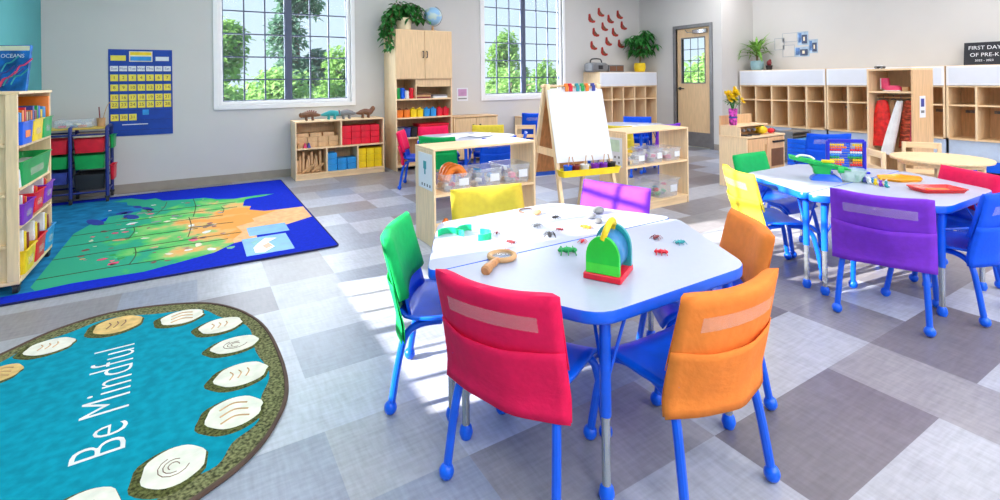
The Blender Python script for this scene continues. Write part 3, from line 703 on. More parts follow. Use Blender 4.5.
def dino(label, x, col, flip, kind):
    root = thing('toy_dinosaur', label, 'toy', (x, BY+.12, .7455), 0 if not flip else PI)
    root.scale = (1.3, 1.3, 1.45)
    b = MB().tube(spline([(-.10, 0, .045), (-.05, 0, .05), (0, 0, .058), (.05, 0, .052), (.085, 0, .05 if kind != 'long' else .085), (.105, 0, .045 if kind != 'long' else .098)], 5), [.004+.024*max(0, sin(PI*min(1, max(0, (i/25)))))**.8+(.006 if i > 19 else 0) for i in range(26)], 10)
    b.build('body', col, root)
    for sx, sy in ((-.025, -.016), (-.025, .016), (.035, -.016), (.035, .016)):
        MB().tube([(sx, sy, .045), (sx+.004, sy*1.2, .02), (sx, sy*1.2, .001)], [.012, .009, .01], 8).build('leg', col, root)
    s = MB()
    if kind == 'plates':
        for k in range(6): s.box(-.06+k*.02, -.048+k*.02, -.002, .002, .068, .082+.012*sin(k*PI/5))
    elif kind == 'horns':
        s.tube([(.1, .008, .055), (.125, .008, .07)], [.004, .001], 6).tube([(.1, -.008, .055), (.125, -.008, .07)], [.004, .001], 6).ball((.082, 0, .06), (.006, .028, .026), 10, 6)
    else: s.tube(spline([(-.06, 0, .066), (0, 0, .083), (.05, 0, .075)], 4), .004, 6)
    s.build('crest', 'p_maroon', root)
dino('brown and green plated toy dinosaur, leftmost on the block shelf', 1.27, 'p_brown', True, 'plates')
dino('blue horned toy dinosaur, second from left on the block shelf', 1.53, 'p_teal2', False, 'horns')
dino('dark grey toy dinosaur, second from right on the block shelf', 1.74, 'p_grey', True, 'ridge')
dino('brown toy dinosaur, rightmost on the block shelf', 1.98, 'p_brown', False, 'long')

# --- tall cabinet
CX, CY, CW, CD = 2.35, 6.60, .86, .50
cab = thing('tall_cabinet', 'tall pale wooden cabinet with two doors above open shelves', 'cabinet', (CX, CY, 0))
for x in (0, CW-.02): MB().box(x, x+.02, .02, CD, 0, 1.94).build('side_panel', 'maple', cab, smooth=False, bevel=.003)
MB().box(0, CW, .02, CD, 1.94, 1.96).build('top_panel', 'maplex', cab, smooth=False, bevel=.003)
MB().box(.02, CW-.02, CD-.01, CD, .05, 1.94).build('back_panel', 'birch', cab, smooth=False)
for z in (.05, .435, .715, .975, 1.265): MB().box(.02, CW-.02, .025, CD-.01, z, z+.02).build('shelf', 'maplex', cab, smooth=False)
for k in range(2):
    d = MB().box(.006+k*.426, .428+k*.426, 0, .02, 1.275, 1.952).build('door', 'oak', cab, smooth=False, bevel=.003)
    hx = .40 if k == 0 else .455
    MB().tube(spline([(hx, .0, 1.57), (hx, -.03, 1.58), (hx, -.03, 1.65), (hx, .0, 1.66)], 4), .007, 8).build('handle', 'dark', d)
MB().box(.30, .31, .03, CD-.02, .995, 1.265).build('divider', 'maple', cab, smooth=False)
MB().box(.31, CW-.02, .03, .045, 1.16, 1.262).build('drawer_front', 'oak', cab, smooth=False)
def cup(label, x, z, m, y=.10, r=.045, h=.12, g=None, handle=True):
    root = thing('plastic_mug', label, 'cup', (CX+x, CY+y, z), 0, g)
    MB().lathe([(r*.85, 0), (r, .01), (r, h), (r*.9, h), (r*.82, .01)], 0, 0, 16, True).build('body', m, root)
    MB().tube(spline([(r, 0, h*.8), (r+.03, 0, h*.7), (r+.03, 0, h*.35), (r, 0, h*.2)], 4), .006, 6).build('handle', m, root)
for k, m in enumerate(('green', 'blue', 'white2', 'red')):
    cup('%s cup, %s from left on the highest open shelf of the tall cabinet' % (m.replace('2', ''), ORD[k]), .06+k*.066, .9955, 'p_'+m, h=.15 if m != 'white2' else .11, r=.03)
for k, m in enumerate(('orange', 'orange', 'yellow', 'yellow', 'sky', 'sky', 'red', 'red')):
    root = thing('sorting_bin', '%s small bin of supplies, %s from left in the coloured row on the tall cabinet' % (m.replace('sky', 'blue'), ORD[k]), 'bin', (CX+.075+k*.1, CY+.11, .7355), 0, 'coloured bins in the tall cabinet')
    MB().tub(0, 0, 0, .08, .12, .092, .13, .1, rim=.002).build('tub', 'p_'+m, root)
    q = solo('toy_piece', 'dark small toy heaped in %s small bin, %s from left' % (m.replace('sky', 'blue'), ORD[k]), 'toy', MB().ball((0, 0, .03), (.035, .05, .026), 10, 6).ball((.01, -.01, .05), (.02, .03, .02), 8, 5), 'p_brown' if k < 2 else 'p_'+m, (CX+.075+k*.1, CY+.11, .80), 0, 'toys heaped in the small coloured bins')
for k in range(5):
    solo('paper_stack' if k > 2 else 'flat_book', ['maroon flat book', 'tan flat book', 'brown flat book', 'white stack of paper', 'grey stack of paper'][k]+' lying in the right compartment of the highest open shelf', 'book' if k < 3 else 'paper', MB().rbox(-.11, .11, -.14, .14, 0, .022, .002), ['p_maroon', 'p_tan', 'p_brown', 'paper', 'p_grey'][k], (CX+(.43 if k < 3 else .69), CY+.2, .9955+(k % 3)*.0225), 0)
t = thing('storage_tub', 'long red tub on the third open shelf of the tall cabinet', 'bin', (CX+.58, CY+.17, .456)); MB().tub(0, 0, 0, .42, .24, .46, .26, .15).build('tub', 'p_red', t); MB().rbox(-.235, .235, -.135, .135, .156, .17).build('lid', 'p_red', t)
for k, m in enumerate(('grey', 'mid', 'dark')):
    solo('soft_basket', '%s basket at the left of the third open shelf of the tall cabinet' % ['grey', 'slate blue', 'black'][k], 'basket', MB().tub(0, 0, 0, .08, .2, .09, .22, .13), 'p_'+m if m != 'dark' else 'dark', (CX+.08+k*.1, CY+.15, .4555))
# pothos
pt = thing('trailing_plant', 'trailing leafy houseplant in a pale pot on the tall cabinet', 'plant', (2.56, 6.84, 1.9605))
MB().lathe([(.075, 0), (.10, .02), (.115, .17), (.12, .18), (.105, .18), (.095, .15)], 0, 0, 20).build('pot', 'p_cream', pt)
MB().lathe([(.1, .15), (.0, .155)], 0, 0, 16).build('soil', 'soil', pt)
R_ = random.Random(21); lf = MB(); st = MB()
vines = []
for k in range(30):
    a = R_.uniform(0, 2*PI); L = R_.uniform(.15, .30); up = R_.uniform(.05, .2)
    vines.append([(0, 0, .16), (L*.5*cos(a), L*.4*sin(a), .2+up), (L*cos(a), L*.6*sin(a), .16+up*.8), (L*1.25*cos(a), L*.7*sin(a), .1+up*.3)])
for k in range(11):
    e = -.19-.05*R_.random(); y = R_.uniform(-.22, .12); z = -R_.uniform(.02, .29)
    vines.append([(0, 0, .16), (-.16, y*.5, .27+R_.uniform(-.05, .05)), (-.26+R_.uniform(-.03, .03), y, .15), (-.28+R_.uniform(-.05, .05), y, -.02), (e-.03+R_.uniform(-.05, .03), y, z)])
for vn in vines:
    pts = spline(vn, 5); st.tube(pts, .004, 5)
    for p in pts[2::2]:
        for q in range(2):
            if -.215 < p.x < .62 and p.z < .03: continue
            d = Vector((R_.gauss(0, 1), R_.gauss(0, .8)-.3, R_.uniform(-.7, .3))); lf.leaf(p, d, R_.uniform(.07, .11), R_.uniform(.05, .075), .35)
st.build('vine', 'stem', pt); lf.build('foliage', 'leaf', pt, smooth=False)
# globe
gl = thing('desk_globe', 'pale blue globe on a stand on top of the tall cabinet', 'globe', (3.01, 6.84, 1.9605))
MB().lathe([(.09, 0), (.085, .015), (.02, .03), (.015, .09)], 0, 0, 20).build('base', 'p_tan', gl)
def globe_mat():
    m, nt, b = newmat('globe_map'); col, f = noise_mix(nt, rgb(150, 196, 236), rgb(196, 216, 214), 9, (1, 1, 1), 5, .52, .56)
    nt.links.new(col, b.inputs['Base Color']); b.inputs['Roughness'].default_value = .3; return m
MB().ball((0, 0, .235), .135, 24, 16).build('sphere', globe_mat(), gl)
MB().tube([(.0+.15*sin(a), 0, .235-.15*cos(a)) for a in [radians(q) for q in range(-5, 165, 12)]], .006, 6).build('meridian', 'chrome', gl)

# --- pocket chart
ch = thing('calendar_chart', 'blue calendar pocket chart with yellow date cards on the back wall', 'wall chart', (0, 0, 0))
PX0, PX1, PZ0, PZ1 = -.832, -.229, .65, 1.64; py = YB-.0005
MB().box(PX0, PX1, py-.006, py, PZ0, PZ1).build('backing', mat('chart_blue', (8, 66, 170), .6, .05), ch, smooth=False)
b = MB()
for k in range(7): z = 1.44-.112*k; b.box(PX0+.004, PX1-.004, py-.0085, py-.006, z-.055, z-.05)
b.build('pocket_strip', mat('chart_navy', (10, 46, 130), .4, .05), ch, smooth=False)
def card(x, z, w, h, txt, m, size, ink='p_maroon'):
    mb = MB().box(x-w/2, x+w/2, py-.0098, py-.0086, z-h/2, z+h/2); mb.m(1)
    mb.T = Matrix.Translation((x, py-.0100, z)) @ Matrix.Rotation(PI/2, 4, 'X'); mb.text(txt, size, 'CENTER', .0002); mb.T = Matrix.Identity(4)
    mb.build('date_card' if txt.isdigit() else 'header_card', [m, ink], ch, smooth=False)
ym = mat('card_yellow', (246, 226, 90), .8, .03)
cw = (PX1-PX0-.02)/7
for k, t in enumerate(('Sun', 'Mon', 'Tue', 'Wed', 'Thu', 'Fri', 'Sat')): card(PX0+.01+cw*(k+.5), 1.42, cw*.88, .06, t, 'paper', .038, 'p_mid')
n = 1
for r, cnt in enumerate((7, 7, 7, 7, 3)):
    for k in range(cnt): card(PX0+.01+cw*(k+.5), 1.315-r*.113+(.03 if r == 3 else 0), cw*.86, .075, str(n), ym, .05, 'p_brown'); n += 1
b = MB().box(PX0+.19, PX0+.41, py-.0098, py-.0086, 1.5, 1.62); b.m(1).box(PX0+.2, PX0+.4, py-.0102, py-.0098, 1.51, 1.56); b.m(2).box(PX0+.2, PX0+.4, py-.0102, py-.0098, 1.575, 1.61); b.build('month_card', ['p_cream', 'p_sky', 'p_yellow'], ch, smooth=False)
MB().box(PX0+.02, PX0+.16, py-.0098, py-.0086, 1.51, 1.57).build('side_card', ym, ch, smooth=False); MB().box(PX0+.44, PX0+.57, py-.0098, py-.0086, 1.51, 1.56).build('side_card', 'paper', ch, smooth=False)

MB().box(PX0+.12, PX0+.36, py-.0098, py-.0086, .775, .785).build('white_strip', 'paper', ch, smooth=False); MB().box(PX0+.31, PX0+.37, py-.0098, py-.0086, .885, .945).build('side_card', 'p_sky', ch, smooth=False)
# --- blue rack with trays
rk = thing('tray_rack', 'blue tube-framed trolley of pull-out trays under the calendar chart', 'rack', (0, 0, 0))
KX0, KXm, KX1, KY0, KY1 = -1.36, -1.10, -.80, 6.68, 7.04
for x in (KX0, KXm, KX1):
    MB().tube(spline([(x, KY0, .05), (x, KY0, .72), (x, KY0+.03, .775), (x, KY0+.08, .795), (x, KY1-.08, .795), (x, KY1-.03, .775), (x, KY1, .72), (x, KY1, .05)], 4), .016, 10).build('frame', 'navy', rk)
    r_ = MB()
    for z in (.12, .28, .42, .56): r_.tube([(x, KY0, z), (x, KY1, z)], .008, 8)
    r_.build('runner', 'navy', rk)
    for y in (KY0, KY1): caster(rk, x, y)
for y in (KY0, KY1):
    for z in (.12, .72): MB().tube([(KX0, y, z), (KX1, y, z)], .009, 8).build('crossbar', 'navy', rk)
MB().rbox(KX0+.02, KX1-.02, KY0+.03, KY1-.03, .772, .79).build('top_board', mat('rack_top', (232, 194, 84), .5, .05), rk)
def tray(parent, x0, x1, z, h, m, y0=KY0+.004, y1=KY1-.03):
    w, d = x1-x0-.03, y1-y0; cx, cy = (x0+x1)/2, (y0+y1)/2
    o = MB().tub(cx, cy, z, w*.86, d*.9, w*.93, d*.97, h, rim=.006).build('tray', 'p_'+m, parent)
for x0, x1, z, h, m in ((KXm, KX1, .53, .14, 'red'), (KXm, KX1, .36, .14, 'green'), (KX0, KXm, .53, .14, 'red'), (KX0, KXm, .38, .12, 'green'), (KX0, KXm, .22, .12, 'mid'), (KXm, KX1, .14, .16, 'dark')):
    if m == 'dark': MB().tub((x0+x1)/2, (KY0+KY1)/2, z, .24, .28, .26, .30, h).build('tray', 'dark', rk)
    else: tray(rk, x0, x1, z, h, m)
for z, h, m in ((.56, .13, 'green'), (.22, .15, 'red')):
    MB().tub(KX1+.03, KY0+.2, z, .03, .20, .036, .24, h).build('side_bin', 'p_'+m, rk)
b = solo('paper_pile', 'pile of papers on the upper tier of the blue tray trolley', 'paper', MB().rbox(-.12, .12, -.14, .14, 0, .02, .002).rbox(-.11, .12, -.12, .15, .021, .034, .002), 'p_cream', (-.96, 6.86, .6885))
b = thing('craft_box', 'open clear box of craft bits on the blue tray trolley', 'box', (-1.08, 6.84, .7905)); MB().tub(0, 0, 0, .30, .22, .32, .24, .08).build('tub', 'bin', b)
for k in range(6): solo('craft_scrap', 'small coloured craft scrap in the open box on the tray trolley', 'craft scrap', MB().rbox(-.03, .03, -.02, .02, 0, .02, .003), 'p_'+('pink', 'white2', 'sky', 'cream', 'orange', 'white2')[k], (-1.18+k*.04, 6.80+.03*(k % 3), .796+.021*(k % 2)), k*.7, 'craft scraps in the open box')
cp = solo('pencil_cup', 'small brown cup holding two sticks on the blue tray trolley', 'cup', MB().lathe([(.035, 0), (.04, .09), (.036, .09), (.03, .006)], 0, 0, 14), 'p_tan', (-.87, 6.86, .7905))
solo('red_pencil', 'upright red pencil in the cup on the tray trolley', 'pencil', MB().tube([(0, 0, .0), (-.012, 0, .2)], .006, 6), 'p_maroon', (-.875, 6.86, .80))
solo('twig', 'curved pale twig leaning out of the cup on the tray trolley', 'twig', MB().tube(spline([(0, 0, 0), (.02, 0, .12), (.05, 0, .22), (.10, 0, .28)], 4), .004, 6), 'p_tan', (-.862, 6.865, .80))

# --- book shelf on the left
LX0, LX1, LY0, LY1 = -1.385, -.90, 4.02, 4.82
ls = thing('book_shelf', 'pale wooden book shelf on casters at the left photo edge', 'shelf', (0, 0, 0))
MB().box(LX0, LX1+.01, LY0, LY1, 1.185, 1.203).build('top_panel', 'maplex', ls, smooth=False, bevel=.004)
MB().box(LX0, LX1, LY0, LY1, .06, .08).build('base_panel', 'maplex', ls, smooth=False, bevel=.003)
MB().box(LX1-.055, LX1, LY0, LY0+.02, .08, 1.185).build('post', 'maple', ls, smooth=False, bevel=.003)
MB().box(LX0, LX0+.03, LY0, LY0+.02, .08, 1.185).build('post', 'maple', ls, smooth=False, bevel=.003)
MB().box(LX0, LX1, LY1-.02, LY1, .08, 1.185).build('end_panel', 'maple', ls, smooth=False, bevel=.003)
MB().box(LX0+.03, LX1-.055, LY0+.036, LY0+.046, .08, 1.185).build('partition', 'maple', ls, smooth=False)
MB().box(LX1-.22, LX1-.205, LY0+.046, LY1-.02, .08, 1.185).build('back_panel', 'birch', ls, smooth=False)
for z in (.28, .58, .875): MB().box(LX0+.032, LX1-.057, LY0+.001, LY0+.035, z, z+.016).build('shelf', 'maplex', ls, smooth=False)
for z in (.06, .36, .585, .84): MB().box(LX1-.205, LX1-.002, LY0+.047, LY1-.021, z+.021, z+.035).build('shelf', 'maplex', ls, smooth=False)
for x in (LX0+.05, LX1-.02):
    for y in (LY0+.03, LY1-.04): caster(ls, x, y)
def book(label, x, y, z, th, d, h, m, rz=0, lean=0, g=None):
    # spine faces +X ; thickness along Y
    root = thing('picture_book', label, 'book', (x, y, z), rz, g)
    b = MB(); b.at(0, 0, 0, 0, lean)
    b.box(-d, 0, -th/2, -th/2+.002, 0, h).box(-d, 0, th/2-.002, th/2, 0, h).box(-.002, 0, -th/2, th/2, 0, h); b.at(); b.build('cover', m, root, smooth=False)
    q = MB(); q.at(0, 0, 0, 0, lean).box(-d+.004, -.003, -th/2+.002, th/2-.002, .003, h-.004); q.at(); q.build('pages', 'paper', root, smooth=False)
R_ = random.Random(31)
cols = ['p_sky', 'p_sky', 'p_orange', 'p_red', 'p_tan', 'p_brown', 'p_orange', 'p_mid', 'p_maroon', 'p_green', 'blue', 'p_yellow']
y = LY0+.05
for k in range(14):
    th = .032+.012*(k % 3)
    book('%s book on the highest level of the book shelf, %s from the near end' % (['light blue', 'light blue', 'orange', 'red', 'tan', 'brown', 'orange', 'dark blue', 'maroon', 'green', 'blue', 'yellow'][k % 12], ORD[k]), LX1-.01, y+th/2, .8755, th*.9, .17, .19+.05*R_.random(), cols[k % 12], 0, 0, 'books on the highest level of the book shelf')
    y += th+.004
    if y > LY1-.12: break
solo('display_board', 'orange upright board at the far end of the highest book level', 'board', MB().rbox(-.2, 0, -.012, .012, 0, .285, .003), 'p_orange', (LX1-.0, LY1-.045, .8755))
def openbin(label, x, y, z, w, d, h, m, g=None):
    # book bin: long side along Y, sticks out to +X
    root = thing('book_bin', label, 'bin', (x, y, z), 0, g)
    MB().tub(0, 0, 0, d*.86, w*.88, d, w, h, rim=.008).build('tub', m, root)
    MB().box(d*.47, d*.485, -w*.22, w*.22, h*.3, h*.62).build('label_holder', 'p_orange' if m == 'blue' else 'vinyl', root, smooth=False)
    return root
bz = .8755
for k, (m, n) in enumerate((('blue', 'blue'), ('p_yellow', 'yellow'), ('p_green', 'green'))):
    # hung on the front lip of the highest level
    openbin('%s book bin on the second tier, %s from the near end' % (n, ORD[k]), LX1-.03, LY0+.17+k*.25, .878, .24, .085, .135, m)
    solo('picture_book', 'flat book standing in the %s bin of the second tier' % n, 'book', MB().rbox(-.012, .012, -.08, .08, 0, .19, .002), ('p_sky', 'p_white2', 'p_teal2')[k], (LX1-.03, LY0+.17+k*.25, .884))
for k in range(4): solo('paper_stack', 'white paper stack below the second tier of bins, %s from the near end' % ORD[k], 'paper', MB().rbox(-.09, .09, -.085, .085, 0, .11, .002), 'paper', (LX1-.1, LY0+.145+k*.18, .6205), 0, 'paper stacks on the book shelf')
openbin('long green bin, third tier of the book shelf', LX1-.075, LY0+.42, .6205, .70, .16, .15, 'p_green')
for k, (m, n, dz) in enumerate((('p_purple', 'purple', 0), ('p_red', 'red', .02), ('p_purple', 'far purple', .03))):
    openbin('%s book bin on the fourth tier' % n, LX1-.05, LY0+.17+k*.25, .395+dz, .24, .13, .125, m)
    for q in range(3): solo('picture_book', '%s book in the %s bin of the fourth tier' % (['white', 'red', 'orange'][q], n), 'book', MB().rbox(-.09, .0, -.012, .012, 0, .165-.012*q, .002), ('p_white2', 'p_red', 'p_orange')[q], (LX1-.01, LY0+.12+k*.25+q*.045, .402+dz))
for k, (m, n) in enumerate((('p_yellow', 'yellow'), ('p_red', 'red'), ('p_sky', 'blue'))):
    openbin('%s book bin on the lowest tier' % n, LX1-.05, LY0+.17+k*.25, .097, .24, .14, .14, m)
    for q in range(3): solo('picture_book', '%s book in the %s bin of the lowest tier' % (['white', 'yellow', 'maroon'][q], n), 'book', MB().rbox(-.10, .0, -.018, .018, 0, .25-.02*q, .002), ('p_white2', 'p_yellow', 'p_maroon')[q], (LX1-.005, LY0+.11+k*.25+q*.055, .104))
# ocean books on top
def cover_book(label, x, y, w, h, title):
    root = thing('picture_book', label, 'book', (x, y, 1.2035), -.45)
    lean = radians(-9)
    b = MB(); b.at(0, 0, 0, 0, lean).box(-w/2, w/2, 0, .018, 0, h); b.at(); b.build('cover', mat('ocean_cover', (30, 112, 196), .45, .35, 9), root, smooth=False)
    b = MB(); b.at(0, 0, 0, 0, lean).box(-w/2+.004, w/2-.004, -.001, 0, h*.88, h*.985); b.build('title_band', 'p_cream', root, smooth=False)
    if title:
        t = MB(); t.T = Matrix.Rotation(lean, 4, 'X') @ Matrix.Translation((0, -.0012, h*.76)) @ Matrix.Rotation(PI/2, 4, 'X'); t.text(title, .036, 'CENTER', .0004); t.build('title_lettering', 'paper', root, smooth=False)
    b = MB(); R2 = random.Random(4)
    for k in range(9):
        b.m(k % 3); x0, z0 = R2.uniform(-w*.4, w*.2), R2.uniform(h*.05, h*.45); b.at(0, 0, 0, 0, lean)
        b.tube(spline([(x0, -.001, z0), (x0+.02, -.001, z0+.05), (x0+.05, -.001, z0+.06), (x0+.09, -.001, z0+.1)], 3), .005, 4)
    b.at(); b.build('cover_picture', ['p_pink', 'p_teal2', 'p_mid'], root)
cover_book('blue ocean picture book standing on the book shelf', -1.018, 4.36, .20, .30, 'OCEANS')
cover_book('blue book cut off by the left photo edge, on the book shelf', -1.27, 4.24, .2, .31, None)

# ------------------------------------------------------------------ open low shelves in the middle
def clear_bin(label, x, y, z, w, d, h, colors, seed, big=None, rz=0, lid=False):
    R2 = random.Random(seed)
    root = thing('clear_bin', label, 'bin', (x, y, z), rz, 'clear plastic bins on the low shelves')
    MB().tub(0, 0, 0, w*.86, d*.88, w*.96, d*.96, h, .003, .008, .02).build('tub', 'bin', root)
    MB().rbox(w*.02, w*.34, -d*.49, -d*.475, h*.3, h*.72, .002).build('label_card', 'paper', root)
    if lid: MB().rbox(-w*.51, w*.51, -d*.51, d*.51, h+.006, h+.018, .008).build('lid', 'bin', root)
    short = label.split(',')[0]
    for k in range(9 if not big else 5):
        m = colors[k % len(colors)]; a, c = R2.uniform(-.32, .32)*w, R2.uniform(-.32, .32)*d
        s = R2.uniform(.022, .034); q = MB()
        t = k % 3
        if t == 0: q.rbox(-s, s, -s*.7, s*.7, 0, s*1.2, .004)
        elif t == 1: q.ball((0, 0, s*.8), (s, s*.9, s*.8), 10, 6)
        else: q.at(0, 0, s*.5, 0, PI/2).lathe([(s*.5, -s), (s*.6, 0), (s*.5, s)], 0, 0, 10).at()
        ca, sa = cos(rz), sin(rz)
        solo('toy_piece', 'small toy piece inside the %s' % short, 'toy', q, m, (x+a*ca-c*sa, y+a*sa+c*ca, z+.006+(k//4)*.04), R2.uniform(0, 3), 'toy pieces in the '+short)
    if big:
        for k in range(3):
            q = MB().tube(spline([(-w*.3, 0, 0), (-w*.1, .02, .07), (w*.12, 0, .09), (w*.3, -.01, .03)], 4), [.03]*13, 10)
            solo('toy_banana' if False else 'soft_toy', big+', %s from the front' % ORD[k], 'toy', q, 'p_orange', (x, y-.06+.06*k, z+.075), .2*k, 'orange toys in the clear bin')
m1 = shelf_unit('low_shelf', 'open pale wooden low shelf in the middle holding three clear bins in a row', 'shelf', (1.49, 3.40, 0), 0, .915, .36, .735, [.375], [], back=False)
m2 = shelf_unit('low_shelf', 'open pale wooden low shelf right of the easel holding four clear bins on two levels', 'shelf', (3.345, 3.30, 0), 0, .86, .36, .75, [.41], [], back=False)
tp = ['p_tan', 'p_pink', 'p_grey', 'p_white2', 'p_maroon']
clear_bin('open clear bin heaped with orange toys, left on the middle low shelf', 1.71, 3.56, .3935, .26, .26, .13, tp, 1, 'long orange toy heaped in the left clear bin')
clear_bin('open clear bin with round dial label, middle of the shelf with three clear bins', 1.985, 3.56, .3935, .26, .26, .14, ['p_sky', 'p_white2', 'p_grey', 'p_mid'], 2)
clear_bin('open clear bin of pale toys, right of the three on the middle low shelf', 2.255, 3.56, .3935, .27, .26, .15, tp, 3)
clear_bin('clear bin with yellow and red toys, left on the upper level right of the easel', 3.53, 3.45, .4285, .24, .25, .12, ['p_yellow', 'p_red', 'p_white2', 'dark'], 4)
clear_bin('clear bin with pink and violet toys, second on the upper level right of the easel', 3.78, 3.45, .4285, .22, .25, .13, ['p_purple', 'p_white2', 'p_pink', 'p_grey'], 5)
clear_bin('clear bin with pale pink toys, right on the upper level right of the easel', 4.03, 3.45, .4285, .22, .25, .12, ['p_pink', 'p_white2', 'p_cream'], 6)
clear_bin('lidded clear bin, left on the lower level right of the easel', 3.58, 3.47, .0785, .34, .27, .15, ['p_white2', 'p_grey', 'p_sky'], 7, lid=True)
clear_bin('lidded clear bin with red and green toys, lower level right of easel', 3.95, 3.45, .0785, .30, .27, .16, ['p_red', 'p_green', 'p_grey', 'p_teal2'], 8, lid=True)
for k in range(5):
    root = thing('toy_bead_maze', '%s toy on the bottom of the three-bin low shelf, %s from left' % (['red', 'blue', 'blue', 'teal', 'brown'][k], ORD[k]), 'toy', (1.64+k*.085, 3.52, .0785))
    mm = ['p_red', 'p_mid', 'p_sky', 'p_teal2', 'p_brown'][k]
    MB().rbox(-.035, .035, -.05, .05, 0, .03).build('body', mm, root)
    MB().lathe([(.03, .031), (.03, .07), (.012, .10), (.0, .101)], 0, 0, 12).build('top', 'p_sky' if k else 'p_orange', root)
b = MB().box(-.006, -.002, -.12, .12, 0, .25).m(1).prism([(0, 0)], 0, 0) if False else MB().box(-.005, -.002, -.13, .13, 0, .27)
pg = solo('paper_sheet', 'white paper sheet with blue drawing hanging on the left end of the middle low shelf', 'paper', b.m(1).box(-.0062, -.005, -.025, .03, .15, .21).box(-.0062, -.005, -.01, .012, .11, .15).m(2).box(-.0062, -.005, -.10, -.085, .02, .04).box(-.0062, -.005, -.05, -.035, .02, .04).box(-.0062, -.005, .0, .015, .02, .04).box(-.0062, -.005, .05, .065, .02, .04), ['paper', 'p_teal2', 'dark'], (1.492, 3.555, .42), smooth=False)
b = MB().box(-.005, -.002, -.12, .12, 0, .27).m(1).box(-.0062, -.005, -.09, .09, .14, .25).m(2)
for k in range(4): b.box(-.0062, -.005, -.09+.05*k, -.07+.05*k, .03, .05).box(-.0062, -.005, -.09+.05*k, -.07+.05*k, .08, .1)
solo('paper_sheet', 'paper sheet with pale green picture, on the shelf end right of the easel', 'paper', b, ['paper', mat('pale_green_print', (206, 232, 208), .8, .05), 'p_grey'], (3.347, 3.47, .42), smooth=False)
# papers and book on the far table
R_ = random.Random(8)
for k in range(5):
    x, y = 2.48+.13*k, 5.35+.09*(k % 3)-.1
    solo('paper_sheet', 'white paper sheet spread on the far table behind the middle low shelf, %s from left' % ORD[k], 'paper', MB().rbox(-.11, .11, -.14, .14, 0, .002, .0008), 'paper', (x, y, .5755+.0024*k), R_.uniform(-.5, .5), 'paper sheets on the far table')

# ------------------------------------------------------------------ easel
ez = thing('art_easel', 'wooden double easel with a large white paper pad and a yellow tray', 'easel', (2.84, 3.455, 0), radians(-9))
EH = 1.20
for sx in (-1, 1):
    for s, nm in ((-1, 'front_leg'), (1, 'rear_leg')):
        b = MB(); x = sx*.27
        b.loft([[(x-.016, s*.34-.018, 0), (x+.016, s*.34-.018, 0), (x+.016, s*.34+.018, 0), (x-.016, s*.34+.018, 0)],
                [(x*.93-.016, s*.02-.018, EH), (x*.93+.016, s*.02-.018, EH), (x*.93+.016, s*.02+.018, EH), (x*.93-.016, s*.02+.018, EH)]])
        b.build(nm, 'maple', ez, smooth=False, bevel=.003)
def ey(z, s): return s*(.34-.32*z/EH)
for z in (.62,):
    for sx in (-1, 1):
        b = MB().box(sx*.26-.01, sx*.26+.01, ey(z, -1), ey(z, 1), z-.03, z+.03); b.build('spreader', 'maple', ez, smooth=False)
def panel(z0, z1, s, off, w, name, m, th=.012):
    b = MB(); y0, y1 = ey(z0, s)+off, ey(z1, s)+off
    b.loft([[(-w/2, y0, z0), (w/2, y0, z0), (w/2, y0+th, z0), (-w/2, y0+th, z0)], [(-w/2, y1, z1), (w/2, y1, z1), (w/2, y1+th, z1), (-w/2, y1+th, z1)]])
    return b.build(name, m, ez, smooth=False)
panel(.56, 1.16, -1, -.012, .5, 'front_board', 'p_white2')
panel(.40, 1.16, 1, -.006, .5, 'rear_board', 'orangewood')
panel(.55, 1.15, -1, -.033, .545, 'paper_pad', 'paper', .006)
MB().tube([(-.30, 0, EH-.02), (.30, 0, EH-.02)], .012, 8).build('top_dowel', 'maple', ez)
tr = MB(); yt = ey(.48, -1); tr.tub(0, yt-.06, .445, .54, .10, .56, .12, .05, .006, .004, .015); tr.build('paint_tray', 'yellowtray', ez)
MB().tub(0, ey(.4, 1)+.06, .36, .5, .10, .52, .11, .09, .006, .004, .015).build('rear_tray', 'blue', ez)
eM = Matrix.Translation((2.84, 3.455, 0)) @ Matrix.Rotation(radians(-9), 4, 'Z')
def eput(x, y, z): p = eM @ Vector((x, y, z)); return tuple(p)
for k, (x, m, n) in enumerate(((-.20, 'blue', 'blue'), (-.13, 'p_maroon', 'dark red'), (-.04, 'p_white2', 'white'), (.06, 'p_purple', 'purple'), (.14, 'p_purple', 'violet'), (.22, 'dark', 'black'))):
    root = thing('paint_cup', '%s paint cup in the yellow easel tray, %s from left' % (n, ORD[k]), 'cup', eput(x, yt-.06, .4515), 0, 'paint cups in the easel tray')
    MB().lathe([(.033, 0), (.037, .075), (.040, .08), (.033, .082), (.03, .07)], 0, 0, 14).build('cup', m, root)
    MB().tube([(0, 0, .04), (.025*(-1)**k, .01, .15)], .004, 6).build('brush', 'p_tan', root)
for k, (x, m, n) in enumerate(((-.09, 'p_orange', 'orange'), (-.05, 'p_red', 'red'), (.02, 'p_teal2', 'teal'), (.07, 'p_green', 'green'), (.115, 'p_orange', 'second orange'), (.18, 'p_mid', 'blue'))):
    y = ey(1.16, -1)-.04
    root = thing('paper_clip', '%s clip on the top edge of the easel, %s from left' % (n, ORD[k]), 'clip', eput(x, y, 1.125), radians(-9), 'coloured clips along the easel top')
    MB().rbox(-.017, .017, -.012, -.002, 0.008, .06).build('jaw', m, root); MB().rbox(-.014, .014, -.004, .03, .05, .078).build('grip', m, root)

